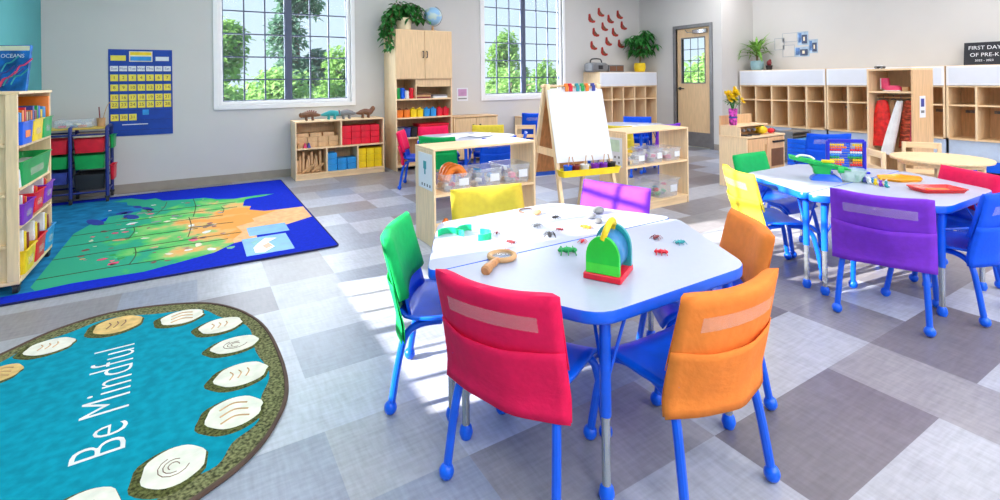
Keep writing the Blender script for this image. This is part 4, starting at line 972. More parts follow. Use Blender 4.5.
# ------------------------------------------------------------------ play cupboards under the right window
for i, (x0, w, h, lab) in enumerate(((3.29, .76, .70, 'low wooden play cupboard right of the tall cabinet'), (4.6, .78, .63, 'low wooden play cupboard under the right window'))):
    r = thing('play_cupboard', lab, 'cupboard', (x0, 6.74, 0))
    for x in (0, w-.02): MB().box(x, x+.02, 0, .35, 0, h-.02).build('side_panel', 'maple', r, smooth=False)
    MB().box(-.006, w+.006, -.012, .352, h-.02, h).build('top_panel', 'birch', r, smooth=False, bevel=.003)
    for k in range(2):
        d = MB().box(.02+k*(w/2-.02)+.003, w/2+k*(w/2-.02)-.003, -.006, .012, .07, h-.03).build('door', 'oak', r, smooth=False, bevel=.003)
        MB().ball((w/2+(-.06 if k == 0 else .06), -.02, h-.14), .016, 10, 6).build('knob', 'dark', d)
    MB().box(.02, w-.02, .012, .345, .05, .07).build('bottom_panel', 'maplex', r, smooth=False)
    MB().box(.02, w-.02, .34, .35, .07, h-.02).build('back_panel', 'birch', r, smooth=False)
b = MB().box(-.1, .1, -.004, 0, 0, .21).m(1).box(-.075, .075, -.005, -.004, .08, .19).m(2).box(-.075, .075, -.005, -.004, .03, .05)
solo('wall_notice', 'small white notice with a lilac picture on the wall right of the tall cabinet', 'notice', b, ['paper', mat('lilac_print', (196, 150, 196), .8, .06), 'p_grey'], (3.63, YB-.0005, .915), smooth=False)

# ------------------------------------------------------------------ cubbies
def cubby(label, loc, rz, w, h, zb, d=.44, n=5, group='cubby units', z_shelf=.87, zdoor=1.105, bottom=True):
    root = thing('cubby_unit', label, 'cubby', loc, rz, group); t = .022
    for x in (0, w-t): MB().box(x, x+t, 0, d, zb if not bottom else 0, h-.02).build('side_panel', 'maple', root, smooth=False, bevel=.003)
    MB().box(0, w, 0, d, h-.02, h).build('top_panel', 'maplex', root, smooth=False, bevel=.003)
    MB().box(t, w-t, d-.012, d, zb, h-.02).build('back_panel', 'birchd', root, smooth=False)
    for z in (zb, z_shelf, zdoor): MB().box(t, w-t, .005, d-.012, z-.018, z).build('shelf', 'maplex', root, smooth=False)
    cw_ = (w-t)/n
    for k in range(1, n):
        x = k*cw_; MB().box(x, x+t, .004, d-.012, zb, zdoor-.018).build('divider', 'maple', root, smooth=False)
    for k in range(n):
        hk = MB(); xc = k*cw_+t+(cw_-t)/2
        for q in (-.05, .05): hk.tube(spline([(xc+q, d-.012, z_shelf-.10), (xc+q, d-.05, z_shelf-.11), (xc+q, d-.06, z_shelf-.08)], 3), .006, 6)
        hk.box(xc-.08, xc+.08, d-.02, d-.012, z_shelf-.12, z_shelf-.085); hk.build('coat_hooks', 'steel', root)
    f = MB().rbox(.006, w-.006, -.012, .004, zdoor+.004, h-.006, .004).build('flap', 'white', root)
    pr_ = MB()
    pr_.rbox(t+.01, w-t-.01, -.0135, -.0118, zdoor+.03, h-.03, .0006)
    pr_.build('name_panel', mat('flap_tint', (228, 232, 244), .3, .004), f)
    if bottom: MB().box(t, w-t, .01, .03, 0, zb-.018).build('plinth', 'maplex', root, smooth=False)
    return root
cubby('pale wooden cubby unit with white flaps on the back wall, right of the right window', (6.14, 6.68, 0), 0, 1.46, 1.366, .09)
# three along the right wall : local x runs towards -Y
for k, (y0, w, lab) in enumerate(((5.255, 1.385, 'wall cubby unit under the spiky potted plant'), (3.86, 1.385, 'wall cubby unit half hidden behind the dress-up wardrobe'), (2.465, 1.385, 'wall cubby unit at the right photo edge, below the chalkboard'))):
    cubby(lab, (8.06, y0, 0), -PI/2, w, 1.357, .45, bottom=False, group='wall cubby units')
# benches of bins under the cubbies
bw = mat('bench_pale_blue', (196, 212, 236), .5, .03)
for k, (y0, y1) in enumerate(((5.26, 3.87), (3.86, 2.47), (2.46, 1.08))):
    r = thing('boot_bench', 'pale blue boot bench under the wall cubbies, %s from the door' % ORD[k], 'bench', (0, 0, 0), 0, 'boot benches')
    MB().box(8.085, 8.5, y1+.01, y0-.01, .20, .22).build('seat', bw, r, smooth=False, bevel=.003)
    MB().box(8.085, 8.105, y1+.01, y0-.01, .22, .432).build('front_panel', bw, r, smooth=False, bevel=.003)
    MB().box(8.075, 8.095, y1+.02, y0-.02, .07, .195).build('blue_strip', 'blue', r, smooth=False)
    for y in (y1+.01, y0-.03): MB().box(8.11, 8.5, y, y+.02, 0, .20).build('side_panel', bw, r, smooth=False)
M['cotgrey'] = mat('cot_grey', (150, 142, 134), .7, .1)
def cot_stack(label, x, y, n, m, g):
    for k in range(n):
        r = thing('sleeping_cot', '%s, %s from the floor' % (label, ORD[k]), 'cot', (x, y, .002+k*.062), 0, g)
        MB().rbox(-.25, .25, -.13, .13, .030, .040, .003).build('sheet', m, r)
        for sx in (-1, 1):
            MB().rbox(sx*.25-.015, sx*.25+.015, -.14, .14, 0, .058, .004).build('end_foot', 'p_grey' if 'blue' not in label else 'blue', r)
cot_stack('grey cot in the stack beside the play stove', 7.78, 4.22, 7, M['cotgrey'], 'grey stacked cots')
cot_stack('blue cot in the stack behind the green chair', 7.40, 3.80, 6, 'p_sky', 'blue stacked cots')
# things on the cubbies
bx_ = thing('stereo', 'rounded silver stereo on the back wall cubby unit', 'stereo', (6.22, 6.86, 1.3665))
MB().rbox(-.2, .2, -.12, .12, 0, .17, .05).build('body', 'p_grey', bx_)
for sx in (-1, 1):
    c = MB(); c.T = Matrix.Translation((sx*.12, -.121, .085)) @ Matrix.Rotation(PI/2, 4, 'X'); c.lathe([(.06, -.002), (.06, .006), (.045, .008), (.0, .003)], 0, 0, 18); c.build('speaker', 'steel', bx_)
MB().tube(spline([(-.14, 0, .165), (-.1, 0, .235), (.1, 0, .235), (.14, 0, .165)], 4), .012, 8).build('handle', 'dark', bx_)
MB().rbox(-.05, .05, -.126, -.118, .05, .12, .002).build('panel', 'dark', bx_)
s2 = thing('speaker_box', 'low grey box beside the silver stereo', 'box', (6.63, 6.86, 1.3665)); MB().rbox(-.19, .19, -.1, .1, 0, .13, .008).build('body', 'steel', s2); MB().rbox(-.17, -.01, -.104, -.098, .02, .11, .002).rbox(.01, .17, -.104, -.098, .02, .11, .002).build('grille', 'p_brown', s2)
def pot_tree(label, loc, potm, kind, seed, s=1.0):
    R2 = random.Random(seed); r = thing('potted_plant', label, 'plant', loc)
    pr_ = [(.075*s, 0), (.10*s, .02*s), (.115*s, .10*s), (.105*s, .17*s), (.095*s, .175*s), (.09*s, .15*s)]
    MB().lathe(pr_, 0, 0, 20).build('pot', potm, r); MB().lathe([(.094*s, .15*s), (0, .156*s)], 0, 0, 14).build('soil', 'soil', r)
    st, lf = MB(), MB()
    if kind == 'bush':
        st.tube(spline([(0, 0, .14), (.015, 0, .27), (-.01, 0, .46)], 4), .016, 8)
        for k in range(34):
            a = R2.uniform(0, 2*PI); L = R2.uniform(.1, .40); z = R2.uniform(.36, .78)
            e = Vector((L*cos(a), L*.6*sin(a), z)); st.tube([(0, 0, .36), tuple(e*.55+Vector((0, 0, .22))), tuple(e)], .005, 5)
            for q in range(7):
                b_ = a+q*2*PI/7; lf.leaf(e, (cos(b_), sin(b_)*.8-.15, R2.uniform(-.6, .15)), R2.uniform(.13, .19), .06, .5)
    else:
        st.tube(spline([(0, 0, .14), (.0, 0, .22), (0, 0, .32)], 4), .018, 8)
        for k in range(46):
            a = R2.uniform(0, 2*PI); u = R2.uniform(.3, 2.2); z = R2.uniform(.2, .40)
            lf.leaf((0, 0, z), (cos(a), sin(a)*.8, u), R2.uniform(.32, .52), .045, R2.uniform(.2, .9))
    for mb_ in (st, lf): mb_.v = [(min(p[0], XD-.02-loc[0] if kind == 'bush' else XC-.02-loc[0]), min(p[1], (YB if kind == 'bush' else YP)-.02-loc[1]), p[2]) for p in mb_.v]
    (lf.build('foliage', 'leaf' if kind == 'bush' else 'leafl', r, smooth=False), st.build('stem', 'stem', r))
pot_tree('bushy green plant in a yellow pot on the back wall cubby unit', (7.36, 6.88, 1.3665), 'p_yellow', 'bush', 41)
pot_tree('spiky green plant in a pale blue pot on the wall cubbies', (8.28, 5.07, 1.3575), mat('pot_pale_blue', (150, 190, 204), .4, .05), 'spike', 42, .95)
sp_ = thing('small_pot', 'small dark pot with a red cactus beside the spiky plant', 'plant', (8.28, 4.86, 1.3575)); MB().lathe([(.04, 0), (.055, .08), (.045, .08), (.04, .06)], 0, 0, 14).build('pot', 'dark', sp_); MB().ball((0, 0, .12), (.04, .04, .05), 12, 8).ball((.03, 0, .16), (.02, .02, .025), 8, 6).build('cactus', 'p_maroon', sp_)
# birds on the back wall
for k, (a, c) in enumerate([(6.592, 2.497), (7.079, 2.479), (6.359, 2.369), (6.837, 2.382), (6.682, 2.228), (7.183, 2.272), (6.458, 2.112), (6.95, 2.132), (6.781, 1.95), (7.104, 1.913), (6.402, 1.861), (6.666, 1.755)]):
    r = thing('wall_bird', 'red paper bird on the back wall, %s of the twelve counted from the top down' % ORD[[0, 1, 2, 3, 5, 4, 6, 7, 8, 9, 10, 11].index(k)], 'decoration', (a, YB-.001, c), 0, 'red paper birds on the back wall')
    bp = [(-.075, .085), (-.035, .095), (-.015, .02), (.03, -.02), (.09, -.03), (.075, -.065), (.02, -.075), (-.05, -.06), (-.085, -.02)]
    q = MB(); q.T = Matrix.Rotation(PI/2, 4, 'X'); q.prism(bp, .0, .006); q.build('body', mat('bird_red', (176, 44, 36), .7, .1) if k == 0 else M['bird'], r, smooth=False)
    if k == 0: M['bird'] = bpy.data.materials['bird_red']
    q = MB(); q.T = Matrix.Rotation(PI/2, 4, 'X'); q.prism([(-.05, .0), (-.02, .03), (.045, -.03), (.0, -.05)], .006, .010); q.build('wing', 'p_brown', r, smooth=False)
# frames and photos over the cubbies
def wpaper(name, label, cat, y, z, w, h, kind, g=None):
    b = MB().box(-.004, 0, -w/2, w/2, -h/2, h/2)
    if kind == 'frame':
        b.m(1); e = .008
        b.box(-.006, -.004, -w/2, -w/2+e, -h/2, h/2).box(-.006, -.004, w/2-e, w/2, -h/2, h/2).box(-.006, -.004, -w/2+e, w/2-e, -h/2, -h/2+e).box(-.006, -.004, -w/2+e, w/2-e, h/2-e, h/2); ms = [mat('blank_sheet', (214, 212, 212), .8, .01), mat('pale_line', (172, 180, 192), .8, .03)]
    else:
        b.m(1).box(-.0055, -.004, -w*.4, w*.1, -h*.4, h*.25).m(2).box(-.0055, -.004, w*.12, w*.4, -h*.3, h*.4).m(3).box(-.0065, -.0055, -w*.2, -w*.05, -h*.2, h*.1); ms = [mat('photo_blue', (170, 196, 222), .5, .1), mat('photo_dark', (70, 84, 120), .5, .2), mat('photo_mid', (90, 130, 190), .5, .2), 'p_cream']
    return solo(name, label, cat, b, ms, (XC-.0005, y, z), 0, g, smooth=False)
wpaper('blank_sheet', 'small upright outlined sheet, nearest the spiky plant on the wall', 'paper', 4.813, 1.80, .17, .20, 'frame')
wpaper('blank_sheet', 'wide outlined sheet, upper of the two beside the photos', 'paper', 4.64, 1.90, .25, .15, 'frame')
wpaper('blank_sheet', 'outlined sheet, lower of the two beside the photos', 'paper', 4.66, 1.675, .20, .20, 'frame')
wpaper('photograph', 'narrow two-part photo, top one above the wall cubbies', 'photo', 4.43, 1.87, .17, .22, 'photo')
wpaper('photograph', 'wide blue photo, lowest above the wall cubbies', 'photo', 4.45, 1.65, .24, .16, 'photo')
wpaper('photograph', 'small blue photo, rightmost above the wall cubbies', 'photo', 4.27, 1.73, .14, .22, 'photo')
# chalkboard sign
cb = thing('chalkboard_sign', 'black first day of school chalkboard standing on the wall cubbies', 'sign', (8.40, 2.165, 1.3575), -PI/2)
ln = radians(-6)
b = MB(); b.at(0, 0, 0, 0, ln).box(-.225, .225, 0, .015, 0, .29).at(); b.build('board', 'black', cb, smooth=False)
for k, (t, s_, z) in enumerate((('FIRST DAY', .066, .22), ('OF PRE-K', .066, .13), ('2022 - 2023', .036, .06))):
    q = MB(); q.T = Matrix.Rotation(ln, 4, 'X') @ Matrix.Translation((-.03, -.0012, z)) @ Matrix.Rotation(PI/2, 4, 'X'); q.text(t, s_, 'CENTER', .0005); q.build('chalk_lettering', 'paper', cb, smooth=False)

# ------------------------------------------------------------------ play stove
ks = thing('play_stove', 'pale wooden play kitchen stove with a flower vase on it', 'play kitchen', (5.16, 3.29, 0))
KW, KD, KH = .74, .34, .58
for x in (0, KW-.02): MB().box(x, x+.02, 0, KD, 0, KH-.02).build('side_panel', 'maple', ks, smooth=False, bevel=.003)
MB().box(-.004, KW+.004, -.01, KD, KH-.02, KH).build('worktop', 'maplex', ks, smooth=False, bevel=.003)
d1 = MB().box(.025, .385, -.006, .012, .06, KH-.03).build('door', 'birchd', ks, smooth=False, bevel=.003)
d2 = MB().box(.392, KW-.025, -.006, .012, .06, KH-.03).build('oven_door', 'birchd', ks, smooth=False, bevel=.003)
MB().rbox(.34, .355, -.03, -.006, .35, .48, .004).build('handle', 'birch', d1); MB().rbox(.46, .70, -.012, -.005, .22, .42, .01).build('oven_window', 'p_brown', d2); MB().rbox(.48, .70, -.03, -.006, .49, .51, .004).build('handle', 'dark', d2)
MB().box(.02, KW-.02, .012, KD-.01, .04, .06).build('bottom_panel', 'maplex', ks, smooth=False); MB().box(.02, KW-.02, KD-.012, KD, .06, KH-.02).build('back_panel', 'birch', ks, smooth=False)
MB().box(0, KW*.82, KD-.02, KD, KH, .80).build('backsplash', 'orangewood' if False else 'birch', ks, smooth=False, bevel=.003)
MB().box(0, .02, KD-.26, KD-.02, KH, .68).build('shelf_bracket', 'maple', ks, smooth=False); MB().box(KW*.8-.02, KW*.8, KD-.2, KD-.02, KH, .68).build('shelf_bracket', 'maple', ks, smooth=False)
MB().box(0, KW*.82, KD-.22, KD-.02, .68, .695).build('shelf', 'maplex', ks, smooth=False)
for k in range(2):
    MB().lathe([(.065, KH+.0005), (.065, KH+.008), (.05, KH+.01), (.0, KH+.01)], .14+.16*k, .10, 20).build('burner', 'dark', ks)
for k in range(3):
    c = MB(); c.T = Matrix.Translation((.12+.1*k, KD-.225, .64)) @ Matrix.Rotation(PI/2, 4, 'X'); c.lathe([(.018, -.01), (.016, .015), (0, .016)], 0, 0, 12); c.build('knob', 'steel', ks)
fr_ = [('yellow pretend squash', 'p_yellow', .50, .10, .05), ('orange pretend fruit', 'p_orange', .58, .13, .045), ('red pretend tomato', 'p_red', .655, .09, .035), ('small red pretend fruit', 'p_maroon', .72, .10, .03), ('yellow pretend lemon', 'p_yellow', .56, .20, .04)]
for n, m, x, y, r in fr_:
    rt_ = thing('play_food', n+' on the play stove worktop', 'toy food', (5.15+x*.95, 3.29+y, KH+.0005)); MB().ball((0, 0, r*.9), (r*1.1, r, r*.9), 14, 8).build('fruit', m, rt_); MB().tube([(0, 0, r*1.75), (.006, 0, r*2.05)], .004, 5).build('stalk', 'p_green', rt_)
vs = thing('flower_vase', 'patterned vase of yellow flowers on the play stove shelf', 'vase', (5.235, 3.50, .6955))
vm = mat('vase_pattern', (196, 60, 150), .3, .75, 26)
MB().lathe([(.038, 0), (.045, .05), (.04, .10), (.047, .15), (.046, .19), (.038, .19), (.036, .16)], 0, 0, 18).build('vase', vm, vs)
MB().lathe([(.046, .08), (.0455, .1)], 0, 0, 18, False).build('band', 'p_mid', vs)
R_ = random.Random(9); st, lf = MB(), MB()
for k in range(19):
    a = R_.uniform(0, 2*PI); rr_ = R_.uniform(.01, .13); e = Vector((rr_*cos(a), rr_*sin(a)*.7, R_.uniform(.27, .41)))
    st.tube([(0, 0, .14), tuple(e*.5+Vector((0, 0, .1))), tuple(e)], .003, 5)
    fw = MB()
    for q in range(9):
        b_ = q*2*PI/9; fw.leaf(e, (cos(b_)+.0, sin(b_)*.5-.5, .25+.9*sin(b_)), .05, .03, .1)
    f_ = fw.build('flower', 'p_yellow', vs, smooth=False)
    MB().ball(tuple(e+Vector((0, -.008, .004))), .006, 8, 5).build('flower_centre', 'p_orange', f_)
    for q in range(2): lf.leaf(e*.62+Vector((0, 0, .07)), (R_.gauss(0, 1), R_.gauss(0, 1), .2), .07, .03, .4)
st.build('stem', 'leaf', vs); lf.build('foliage', 'leaf', vs, smooth=False)

# ------------------------------------------------------------------ dress-up wardrobe
wd = thing('dress_up_wardrobe', 'tall pale wooden dress-up wardrobe with hanging costumes', 'wardrobe', (6.78, 2.805, 0), radians(-97))
WW, WD_, WH = .47, .40, 1.32
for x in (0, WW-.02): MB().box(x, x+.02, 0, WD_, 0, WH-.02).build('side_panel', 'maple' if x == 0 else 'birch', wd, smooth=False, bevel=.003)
MB().box(0, WW, 0, WD_, WH-.02, WH).build('top_panel', 'maplex', wd, smooth=False); MB().box(.02, WW-.02, .01, WD_-.01, 1.04, 1.06).build('shelf', 'maplex', wd, smooth=False)
MB().box(.02, WW-.02, .01, WD_-.01, .05, .07).build('base_panel', 'maplex', wd, smooth=False); MB().box(.02, WW-.02, WD_-.01, WD_, .05, WH-.02).build('back_panel', 'oak', wd, smooth=False)
MB().tube([(.02, .18, .985), (WW-.02, .18, .985)], .010, 10).build('rail', 'p_tan', wd)
wM = Matrix.Translation((6.78, 2.805, 0)) @ Matrix.Rotation(radians(-97), 4, 'Z')
def wput(x, y, z): return tuple(wM @ Vector((x, y, z)))
def costume(label, x, w, z0, m, tilt, y=.16):
    r = thing('costume', label, 'clothes', wput(x, y, 0), radians(-97))
    def fn(u, v):
        z = .955-(.955-z0)*v; a = u*2*PI
        ww = (w*.5)*(.55+.75*v**.7)*(1+.05*sin(7*a+4*v)); dd = .035*(1+.6*v)+.006*sin(9*a)
        return (ww*cos(a)+tilt*v, dd*sin(a), z-.02*(abs(cos(a))**2))
    MB().grid(fn, 28, 10).build('garment', m, r, angle=70)
    MB().tube(spline([(0, .02, .99), (0, .02, 1.005), (.0, .03, .992)], 3)+[Vector((0, .02, .97))], .003, 6).tube([(-w*.3, .02, .955), (0, .02, .972), (w*.3, .02, .955)], .004, 6).build('hanger', 'steel', r)
cr = mat('costume_red', (232, 40, 36), .35, .14, 18); cs_ = mat('costume_stripe', (214, 92, 62), .7, .4, 16, stretch=(1, 1, 3.5)); cw_ = mat('costume_white', (246, 246, 248), .6, .03); cp_ = mat('costume_pink', (196, 60, 84), .7, .3, 20)
costume('shiny red costume hanging leftmost in the dress-up wardrobe', .10, .19, .42, cr, -.01, .12)
costume('mustard costume strip hanging second in the dress-up wardrobe', .17, .09, .55, 'p_tan', .0, .19)
costume('white fur costume hanging slanted in the dress-up wardrobe', .30, .10, .34, cw_, -.14, .08)
costume('orange patterned costume hanging fourth in the dress-up wardrobe', .345, .17, .42, cs_, .0, .19)
costume('dark pink costume hanging rightmost in the dress-up wardrobe', .415, .07, .46, cp_, .0, .14)
bo = thing('dress_up_boot', 'pink toy boot on the shelf of the dress-up wardrobe', 'boot', wput(.15, .15, 1.0605), radians(-97))
MB().loft([[(c*p[0]+ox, c*p[1]*.8, z) for p in rrect(.09, .06, .02, 3)] for z, c, ox in ((.03, 1.05, -.02), (.07, 1.0, -.03), (.15, 1.0, -.04), (.15, .85, -.04))]).loft([[(p[0]+.05, p[1], z) for p in rrect(.17*c, .07*c, .03, 3)] for z, c in ((0, 1), (.04, 1), (.065, .7))]).build('boot_shell', 'p_pink', bo)
MB().rbox(-.045, .135, -.036, .036, -.0002, .012, .004).build('sole', 'p_white2', bo)
MB().rbox(-.07, -.062, -.03, .03, .02, .15, .002).build('cuff_strip', 'p_white2', bo)
sh = solo('small_toy_box', 'tiny tan box beside the pink boot in the wardrobe', 'box', MB().rbox(-.03, .03, -.03, .03, 0, .05), 'p_tan', wput(.33, .15, 1.0605))
solo('wall_tag', 'white tag with dark print on the side of the dress-up wardrobe', 'notice', MB().at(0, 0, 0, 0, 0, 0).box(0, .003, -.055, .055, 0, .24).m(1).box(.003, .004, -.035, .03, .12, .21).m(2).box(.003, .004, -.035, .03, .05, .08), ['paper', 'p_mid', 'p_grey'], wput(WW+.0003, .18, .77), radians(-97), smooth=False)
tc_ = thing('toy_car', 'small dark and white toy on top of the dress-up wardrobe', 'toy', wput(.09, .1, WH+.0003), radians(-97)); MB().rbox(-.05, .05, -.025, .025, .01, .03).build('body', 'dark', tc_); MB().rbox(-.025, .03, -.02, .02, .03, .045).build('roof', 'p_white2', tc_)
for sx in (-.03, .03):
    c = MB(); c.tube([(sx, -.028, .0125), (sx, .028, .0125)], .0122, 10); c.build('wheels', 'p_grey', tc_)

# ------------------------------------------------------------------ toys on the tables
TZ = .5755
bv = thing('bug_viewer', 'green and blue arched bug viewer with a yellow handle and red base', 'toy', (1.19, 1.262, TZ), radians(-61)); bv.scale = (.80, 1.0, .95)
arch = [(-.07, 0), (.07, 0)]+[(.07*cos(a), .055+.075*sin(a)) for a in [radians(q) for q in range(0, 181, 12)]]
def vp(y0, y1, k=1.0, zo=.022):
    q = MB(); q.T = Matrix.Translation((0, y0, zo)) @ Matrix.Rotation(PI/2, 4, 'X'); q.prism([(p[0]*k, p[1]*k) for p in arch], -(y1-y0), 0); return q
MB().rbox(-.08, .08, -.075, .075, 0, .022, .005).build('base', 'p_red', bv)
vp(-.066, -.05).build('front_panel', mat('viewer_green', (20, 205, 60), .35, .05), bv)
q = MB(); q.T = Matrix.Translation((0, -.0665, .022)) @ Matrix.Rotation(PI/2, 4, 'X'); q.prism([(-.069, .001), (.069, .001), (.069, .035), (-.069, .035)], 0, .0012); q.build('front_label', 'p_lime', bv, smooth=False)
vp(.05, .066, 1.12).build('rear_panel', 'p_teal2', bv)
q = MB(); inn = [(.058*cos(a), .055+.062*sin(a)) for a in [radians(t) for t in range(0, 181, 12)]]
L = [[(.066*cos(a), y, .022+.055+.071*sin(a)) for a in [radians(t) for t in range(-30, 211, 12)]] for y in (-.05, .05)]
q.loft(L, False, False, False); q.build('mesh_dome', clear('viewer_mesh', (70, 150, 215), .75, .3), bv, solid=.002)
MB().tube(spline([(.0, -.058, .14), (.012, -.05, .172), (.012, 0, .19), (.006, .05, .172), (0, .058, .14)], 5), .013, 8).build('handle', 'p_yellow', bv)
mg = thing('magnifier', 'wooden hand magnifier lying on the front table', 'magnifier', (.965, 1.585, TZ), atan2(1.472-1.585, .82-.965)); mg.scale = (.9, .9, .9)
MB().tube([(.052*cos(a), .052*sin(a), .011) for a in [radians(t) for t in range(0, 361, 15)]], .011, 8, False).build('rim', 'p_tan', mg)
MB().lathe([(.045, .009), (.045, .013), (0, .015)], 0, 0, 24).build('lens', clear('lens_glass', (215, 225, 235), .25, .05), mg)
hm = wood('magnifier_handle', (196, 140, 92)); MB().tube(spline([(.055, 0, .012), (.09, 0, .014), (.14, 0, .016), (.185, 0, .013)], 4), [.013]*4+[.016]*5+[.02]*3+[.014], 10).build('handle', hm, mg)
gm = mat('bracelet_green', (20, 188, 130), .4, .06)
def band(label, x, y, rz, arc, r=.05):
    q = MB(); n = 12; L = []
    for k in range(n+1):
        a = radians(-arc/2+arc*k/n); L.append([(r*cos(a)-.006*cos(a), r*sin(a)-.006*sin(a), 0), (r*cos(a), r*sin(a), 0), (r*cos(a), r*sin(a), .026), (r*cos(a)-.006*cos(a), r*sin(a)-.006*sin(a), .026)])
    q.loft(L); solo('curved_track', label, 'toy', q, gm, (x, y, TZ), rz)
band('green curved band, leftmost on the far half of the front tables', .915, 1.93, 1.2, 150, .05)
band('green curved band, rear one beside the other two', 1.005, 1.925, 2.3, 170, .05)
band('green curved band, rightmost of the three by the magnifier', 1.02, 1.845, -.6, 200, .045)
def bug(label, x, y, m, s=1.0, rz=0, legs=True):
    r = thing('toy_bug', label, 'toy bug', (x, y, TZ), rz); s *= .68; r.scale = (s, s, s)
    MB().ball((0, 0, .010), (.020, .010, .009), 10, 6).ball((.022, 0, .009), (.009, .008, .007), 8, 5).ball((-.02, 0, .009), (.011, .009, .008), 8, 5).build('body', m, r)
    l = MB()
    for k in range(3):
        for sy in (-1, 1): l.tube([(.012-.014*k, 0, .010), (.018-.018*k, sy*.016, .016), (.024-.024*k, sy*.028, .0012)], .0018, 5)
    l.build('legs', m, r)
bug('pink toy bug on the seam left, nearer the magnifier', 1.009, 1.63, 'p_pink', 1, .4); bug('dull red toy bug just past the seam by the magnifier', 1.086, 1.715, 'p_maroon', 1, 2)
bug('dark toy bug in the middle just past the table seam', 1.271, 1.70, 'dark', 1.35, 1); bug('grey toy bug between the bracelets and the grey stone', 1.308, 1.843, 'p_grey', 1.1, .2)
bug('small maroon toy bug right of the dark one near the seam', 1.36, 1.745, 'p_maroon', .8, 2.2); bug('bright green spindly toy bug left of the bug viewer', 1.205, 1.50, 'p_green', 1.8, 2.6)
bug('red toy bug behind the bug viewer', 1.335, 1.565, 'p_red', .9, .6); bug('orange toy bug past the seam behind the bug viewer', 1.47, 1.70, 'p_orange', 1.3, 2)
bug('black flat toy bug at the rear of the far half', 1.462, 1.908, 'dark', 1.0, .1); bug('tiny dark red bug right of the bracelets', 1.104, 1.855, 'p_maroon', .7, .9)
bug('red toy bug nearest the orange chairs', 1.494, 1.301, 'p_red', 1.25, 2.4); bug('dark red toy bug farthest right on the front table', 1.618, 1.434, 'p_maroon', 1.1, .3); bug('dark green toy bug at the right on the front table', 1.648, 1.339, 'p_teal2', 1.1, 2.9)
def stone(label, x, y, s, m): solo('pebble', label, 'pebble', MB().ball((0, 0, s*.5), (s*1.2, s*.9, s*.52), 12, 7), m, (x, y, TZ), .4)
stone('orange-brown pebble at the rear of the far half', 1.425, 2.007, .024, 'p_tan'); stone('large grey pebble in front of the purple chair', 1.69, 1.86, .032, 'p_grey'); stone('flat dark grey pebble left of the large one', 1.597, 1.81, .026, 'p_grey'); stone('pale grey pebble close to the seam behind the viewer', 1.57, 1.73, .022, 'steel')
solo('wire_hoop', 'thin dark half hoop at the rear edge by the yellow chair', 'hoop', MB().tube([(.04*cos(a), .04*sin(a), .004) for a in [radians(t) for t in range(0, 200, 15)]], .0035, 6), 'p_brown', (1.42, 2.085, TZ), .3)
# abacus
ab = thing('abacus', 'blue framed abacus with rows of coloured beads', 'abacus', (3.83, 1.715, TZ), radians(-44))
am = mat('abacus_blue', (34, 40, 200), .35, .05)
AW, AH = .225, .215
for sx in (-1, 1):
    MB().rbox(sx*AW/2-.011, sx*AW/2+.011, -.011, .011, .012, AH).build('side_post', am, ab); MB().rbox(sx*AW/2-.012, sx*AW/2+.012, -.06, .06, 0, .014).build('foot', am, ab)
MB().rbox(-AW/2, AW/2, -.011, .011, AH-.012, AH+.012).build('top_bar', am, ab); MB().rbox(-AW/2, AW/2, -.011, .011, .014, .036).build('bottom_bar', am, ab)
R_ = random.Random(12); bc = ['p_red', 'p_orange', 'p_yellow', 'p_green', 'p_sky', 'p_white2', 'p_red', 'p_orange', 'p_yellow', 'p_teal2']
BEADS = [MB().at(0, 0, 0, 0, 0, PI/2).lathe([(.0035, -.007), (.0085, -.003), (.0085, .003), (.0035, .007)], 0, 0, 8).mesh('bead', c_) for c_ in bc]
for k in range(9):
    z = .05+k*.0172
    rod = MB().tube([(-AW/2, 0, z), (AW/2, 0, z)], .002, 5).build('rod', 'chrome', ab)
    gap = R_.uniform(.3, .7); nb = 10
    for q in range(nb):
        x = -AW/2+.02+q*.0150 if q < nb*gap else AW/2-.02-(nb-1-q)*.0150
        bo_ = bpy.data.objects.new('bead', BEADS[k]); COL.objects.link(bo_); bo_.parent = rod; bo_.location = (x, 0, z)
# water toy
wt = thing('marble_ramp', 'green water chute toy on a blue base with a clear scoop', 'toy', (3.44, 1.66, TZ), radians(-55)); wt.scale = (1, 1, .82)
MB().loft([[(x, y, z) for x, y in rrect(w, d, .02, 3)] for z, w, d in ((0, .17, .11), (.02, .16, .10), (.05, .10, .07), (.05, .06, .04))]).build('base', 'blue', wt)
grm = mat('chute_green', (14, 186, 84), .35, .06)
b = MB(); L = []
for t in range(9):
    u = t/8; x = -.20+.33*u; z = .155-.085*u; w = .045+.012*sin(u*PI)
    L.append([(x, -w, z+.028), (x, -w*.75, z), (x, w*.75, z), (x, w, z+.028), (x, w-.006, z+.028), (x, w*.65, z+.007), (x, -w*.65, z+.007), (x, -w+.006, z+.028)])
b.loft(L); b.build('chute', grm, wt)
MB().loft([[(-.02+p[0], p[1], z) for p in rrect(w, d, .015, 3)] for z, w, d in ((.05, .09, .07), (.09, .10, .08), (.115, .14, .085))]).build('support', grm, wt)
MB().rbox(-.02, .05, -.02, .02, .135, .155, .006).build('lever', 'p_yellow', wt)
MB().tub(.14, 0, .004, .09, .09, .15, .13, .085, .003, .004, .03).build('scoop', clear('scoop_clear', (205, 232, 226), .4, .15), wt)
MB().tube(spline([(-.16, 0, .165), (-.14, 0, .182), (-.09, 0, .178), (-.06, 0, .155)], 4), .009, 8).build('pale_handle', 'p_white2', wt)
MB().tube([(.06, -.05, .09), (.09, -.05, .09)], .022, 12).build('wheel', grm, wt)
